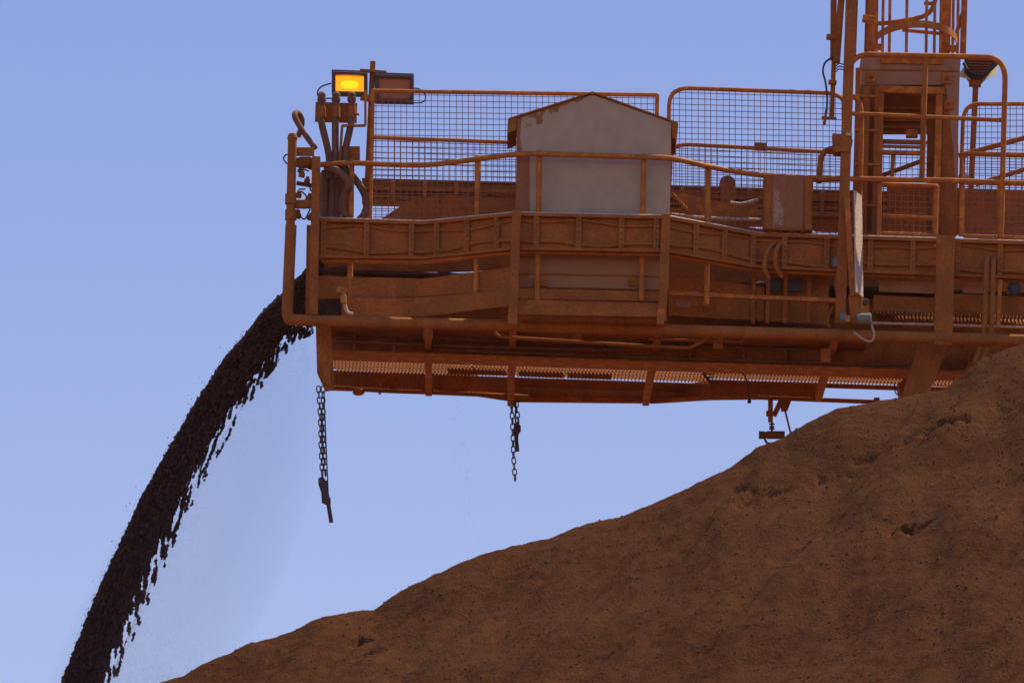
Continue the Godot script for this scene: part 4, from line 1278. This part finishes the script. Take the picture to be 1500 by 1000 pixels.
	var side := Vector3(0.5, 0.05, -0.86).normalized()
	side = (side - ax.normalized() * side.dot(ax.normalized())).normalized()
	var nrm := ax.normalized().cross(side).normalized()
	box(b, (c0 + c1) * 0.5, ax * 0.5, side * 0.056, nrm * 0.006, 0.002)
	part("channel", b, M.zinc, t)
	bar_part("arm", [1241, 290, 0.24], [1250, 434, 0.30], 0.042, 0.04, M.orange, t)
	bar_part("hinge_plate", [1252, 432, 0.28], [1256, 474, 0.28], 0.09, 0.04, M.steel, t)
	b = B.new()
	lathe(b, P(1268, 444, 0.34), Vector3(0, 0, 1), [[0, 0], [0, 0.02], [0.03, 0.02], [0.03, 0]], 12)
	part("pivot", b, M.black, t)
	plate_part("bracket", [[1262, 436], [1273, 437], [1274, 462], [1262, 460]], 0.30, 0.03, M.orange, t)
	b = B.new()
	lathe(b, P(1256, 467, 0.32), Vector3(1, -0.02, 0.1), [[0, 0], [0, 0.04], [0.1, 0.043], [0.105, 0.03], [0.105, 0]], 16)
	part("motor", b, M.teal, t)
	b = B.new()
	lathe(b, P(1231, 466, 0.30), Vector3(1, 0, 0), [[0, 0], [0, 0.04], [0.045, 0.04], [0.05, 0.02], [0.07, 0.02], [0.07, 0]], 14)
	part("gland", b, M.teal, t)
	plate_part("gland_nut", [[1239, 462], [1246, 462], [1246, 471], [1239, 471]], 0.34, 0.03, M.yellow, t)
	pipe_part("loop_cable", curve([[1251, 486, 0.3], [1260, 493, 0.3], [1270, 499, 0.3], [1278, 499, 0.3], [1281, 490, 0.3], [1278, 478, 0.3], [1275, 466, 0.3]]), 0.009, M.pale, t, 8)
	t = thing("push_button_box", "small green topped button box on the cable tray beside the folding arm", "button box", P(1228, 390, 0.12))
	b = B.new()
	lathe(b, P(1228, 392, 0.10), Vector3(0, 1, 0), [[0, 0], [0, 0.04], [0.04, 0.045], [0.06, 0.045], [0.08, 0.02], [0.085, 0]], 14)
	part("head", b, M.teal, t)
	# hoses at the tray
	t = thing("tray_hose", "pair of brown hoses hooped over the cable tray near the metal box", "hose", P(1135, 405, 0.1))
	pipe_part("hose", curve([[1140, 358, 0.0], [1130, 360, 0.10], [1123, 372, 0.12], [1120, 390, 0.12], [1126, 408, 0.08]]), 0.018, M.steel, t, 10)
	pipe_part("hose", curve([[1150, 356, 0.0], [1141, 360, 0.10], [1136, 374, 0.12], [1138, 392, 0.12], [1146, 405, 0.08]]), 0.018, M.steel, t, 10)
	t = thing("looped_hose", "thin hose loop hanging from the tray down to the thick pipe", "hose", P(1222, 470, 0.1))
	pipe_part("hose", curve([[1236, 390, 0.1], [1227, 400, 0.1], [1224, 415, 0.1], [1226, 440, 0.1], [1218, 455, 0.1], [1213, 470, 0.1], [1216, 480, 0.1]]), 0.009, M.steel, t, 8)
	t = thing("riser_pipes", "twin upright brown pipes in front of the cable tray", "pipe", P(1450, 520, 0.12))
	for x in [1447, 1457]:
		pipe_part("pipe", curve([[x, 378, 0.05], [x - 1, 388, 0.13], [x - 2, 420, 0.14], [x - 5, 490, 0.14], [x - 18, 530, 0.1]]), 0.02, M.steel, t, 10)
	bar_part("edge_bar", [1466, 410, 0.12], [1463, 478, 0.12], 0.03, 0.02, M.orange, t)
	t = thing("yellow_lamp", "small dark lamp with a yellow edge on the side plating", "lamp", P(1486, 430, 0.0))
	b = B.new()
	lathe(b, P(1486, 424, 0.02), Vector3(0, 0, 1), [[0, 0], [0, 0.05], [0.04, 0.05], [0.05, 0.03], [0.05, 0]], 16)
	part("body", b, M.black, t)
	bar_part("edge", [1477, 417, 0.03], [1477, 431, 0.03], 0.014, 0.02, M.yellow, t)
	t = thing("side_lamp", "small white faced lamp with two clips low on the boom's side", "lamp", P(1005, 450, 0.05))
	plate_part("face", [[990, 438], [1012, 440], [1012, 451], [992, 449]], 0.02, 0.03, M.grey, t)
	for x in [1018, 1034]:
		b = B.new()
		lathe(b, P(x, 446, 0.02), Vector3(0, 0, 1), [[0, 0], [0, 0.022], [0.03, 0.022], [0.03, 0]], 12)
		part("clip", b, M.orange, t)

	# instrument below the boom
	t = thing("underslung_sensor", "sensor cylinder hanging on a stem below the boom beside the ore heap", "sensor", P(1130, 648, -1.7))
	bar_part("stem", [1129, 584, -1.72], [1129, 618, -1.72], 0.036, 0.04, M.steel, t)
	bar_part("stem_sleeve", [1127.5, 602, -1.72], [1127.5, 609, -1.72], 0.05, 0.05, M.steel, t)
	pipe_part("thin_stem", PackedVector3Array([P(1131, 617, -1.72), P(1131, 640, -1.72)]), 0.008, M.chain, t, 8)
	for y in [621, 625, 628]:
		bar_part("nut", [1127, y, -1.72], [1135, y, -1.72], 0.009, 0.03, M.chain, t)
	bar_part("brace", [1145, 586, -1.72], [1134, 609, -1.72], 0.038, 0.03, M.steel, t)
	plate_part("gusset", [[1143, 585], [1160, 585], [1154, 600], [1145, 601]], -1.70, 0.05, M.steel, t)
	bar_part("rod", [1150, 600, -1.72], [1160, 640, -1.72], 0.014, 0.014, M.steel, t)
	b = B.new()
	lathe(b, P(1112, 637, -1.72), Vector3(1, 0, 0), [[0, 0], [0, 0.030], [0.04, 0.030], [0.042, 0.026], [0.06, 0.026], [0.062, 0.031], [0.195, 0.031], [0.195, 0]], 16)
	part("body", b, M.hose, t)
	bar_part("fin", [1120, 642, -1.72], [1125, 651, -1.72], 0.016, 0.02, M.chain, t)
	t = thing("drop_cable", "thin cable hooked below the boom beside its slanting leg", "cable", P(1316, 575, -0.8))
	pipe_part("cable", curve([[1311, 562, -0.9], [1311, 570, -0.9], [1314, 577, -0.9], [1322, 580, -0.9]]), 0.005, M.black, t, 6)
	t = thing("hook_wire", "short wire with a bead hanging at the boom's lower edge", "wire", P(1099, 588, -1.6))
	pipe_part("wire", curve([[1084, 540, -1.5], [1092, 552, -1.6], [1097, 572, -1.7], [1098, 586, -1.7]]), 0.006, M.chain, t, 6)
	b = B.new()
	ball(b, P(1098, 588, -1.7), 0.016)
	part("bead", b, M.chain, t)

func build_belt_load() -> void:
	# ore lying on the belt: heaped ridge seen through the gap below the tray
	var b := B.new()
	var n := FastNoiseLite.new()
	n.seed = 91; n.frequency = 2.4; n.fractal_octaves = 4
	var A := P(470, 407, -0.8)
	var C := P(1500, 441, -0.8)
	var nx := 160
	var nz := 16
	var g := []
	for i in nx + 1:
		var row := []
		for j in nz + 1:
			var u := float(i) / nx
			var z := lerpf(-0.34, -1.36, float(j) / nz)
			var x := lerpf(A.x, C.x, u)
			var hump := sin(PI * j / nz)
			row.append(Vector3(x, lerpf(A.y, C.y, u) - 0.05 + hump * (0.06 + 0.09 * n.get_noise_2d(x, z * 0.6)), z))
		g.append(row)
	for i in nx:
		for j in nz:
			var p: Vector3 = g[i][j]; var q: Vector3 = g[i + 1][j]; var r: Vector3 = g[i + 1][j + 1]; var s: Vector3 = g[i][j + 1]
			var nn := (q - p).cross(s - p)
			if nn.y < 0: nn = -nn
			b.quad(p, q, r, s, nn.normalized())
	O = P(900, 420, -0.8)
	var o := MeshInstance3D.new()
	o.name = "belt_ore"
	o.mesh = b.mesh(O)
	o.position = O
	o.material_override = M.ore
	o.set_meta("kind", "stuff")
	o.set_meta("label", "dark ore heaped on the conveyor belt inside the boom")
	o.set_meta("category", "ore")
	add_child(o)
	b = B.new()
	slab(b, PackedVector3Array([P(470, 407, -0.8) + Vector3(0, -0.06, 0.5), P(1500, 441, -0.8) + Vector3(0, -0.06, 0.5), P(1500, 441, -0.8) + Vector3(0, -0.06, -0.6), P(470, 407, -0.8) + Vector3(0, -0.06, -0.6)]), Vector3(0, -0.02, 0))
	O = P(900, 430, -0.8)
	var t := thing("conveyor_belt", "dark rubber belt carrying ore along the boom", "conveyor belt", O)
	part("belt", b, M.belt, t)

# ----------------------------------------------------------------
func _ready() -> void:
	rng.seed = 20240
	var cam := Camera3D.new()
	cam.name = "camera"
	add_child(cam)
	cam.position = Vector3(0, CAM_Y, DIST)
	cam.rotation_degrees = Vector3(PITCH, 0, 0)
	cam.fov = rad_to_deg(2.0 * atan(TAN_V))
	cam.near = 0.5
	cam.far = 6000.0
	cam.current = true
	var env := Environment.new()
	env.background_mode = Environment.BG_SKY
	var sm := ProceduralSkyMaterial.new()
	sm.sky_top_color = lin(0.082, 0.162, 0.515)
	sm.sky_horizon_color = lin(0.77, 0.87, 0.945)
	sm.sky_curve = 0.125
	sm.ground_horizon_color = lin(0.45, 0.36, 0.32)
	sm.ground_bottom_color = lin(0.25, 0.11, 0.06)
	sm.sun_angle_max = 1.0
	var sky := Sky.new()
	sky.sky_material = sm
	env.sky = sky
	env.tonemap_mode = Environment.TONE_MAPPER_LINEAR
	env.tonemap_exposure = 1.25
	env.volumetric_fog_enabled = true
	env.volumetric_fog_density = 0.0
	env.fog_enabled = true
	env.fog_density = 0.00013
	env.fog_light_color = Color(0.98, 0.84, 0.72)
	env.sdfgi_enabled = true
	env.ssao_enabled = true
	env.ssil_enabled = true
	var we := WorldEnvironment.new()
	we.name = "environment"
	we.environment = env
	add_child(we)
	var sun := DirectionalLight3D.new()
	sun.name = "sun"
	add_child(sun)
	sun.look_at_from_position(Vector3(0.46, 0.83, -0.31) * 50.0, Vector3.ZERO, Vector3.UP)
	sun.light_energy = 1.6
	sun.light_angular_distance = 0.5
	sun.light_color = Color(1.0, 0.95, 0.87)
	sun.shadow_enabled = true

	make_materials()
	print("materials")
	var gm := MeshInstance3D.new()
	gm.name = "ground"
	var pm := PlaneMesh.new()
	pm.size = Vector2(5000, 5000)
	gm.mesh = pm
	gm.material_override = M.soil
	gm.set_meta("kind", "structure")
	add_child(gm)
	build_pile()
	print("pile")
	build_boom()
	build_belt_load()
	build_rails()
	build_mesh()
	build_enclosure()
	build_tower()
	build_end()
	build_chains()
	build_stream()
	print("done")
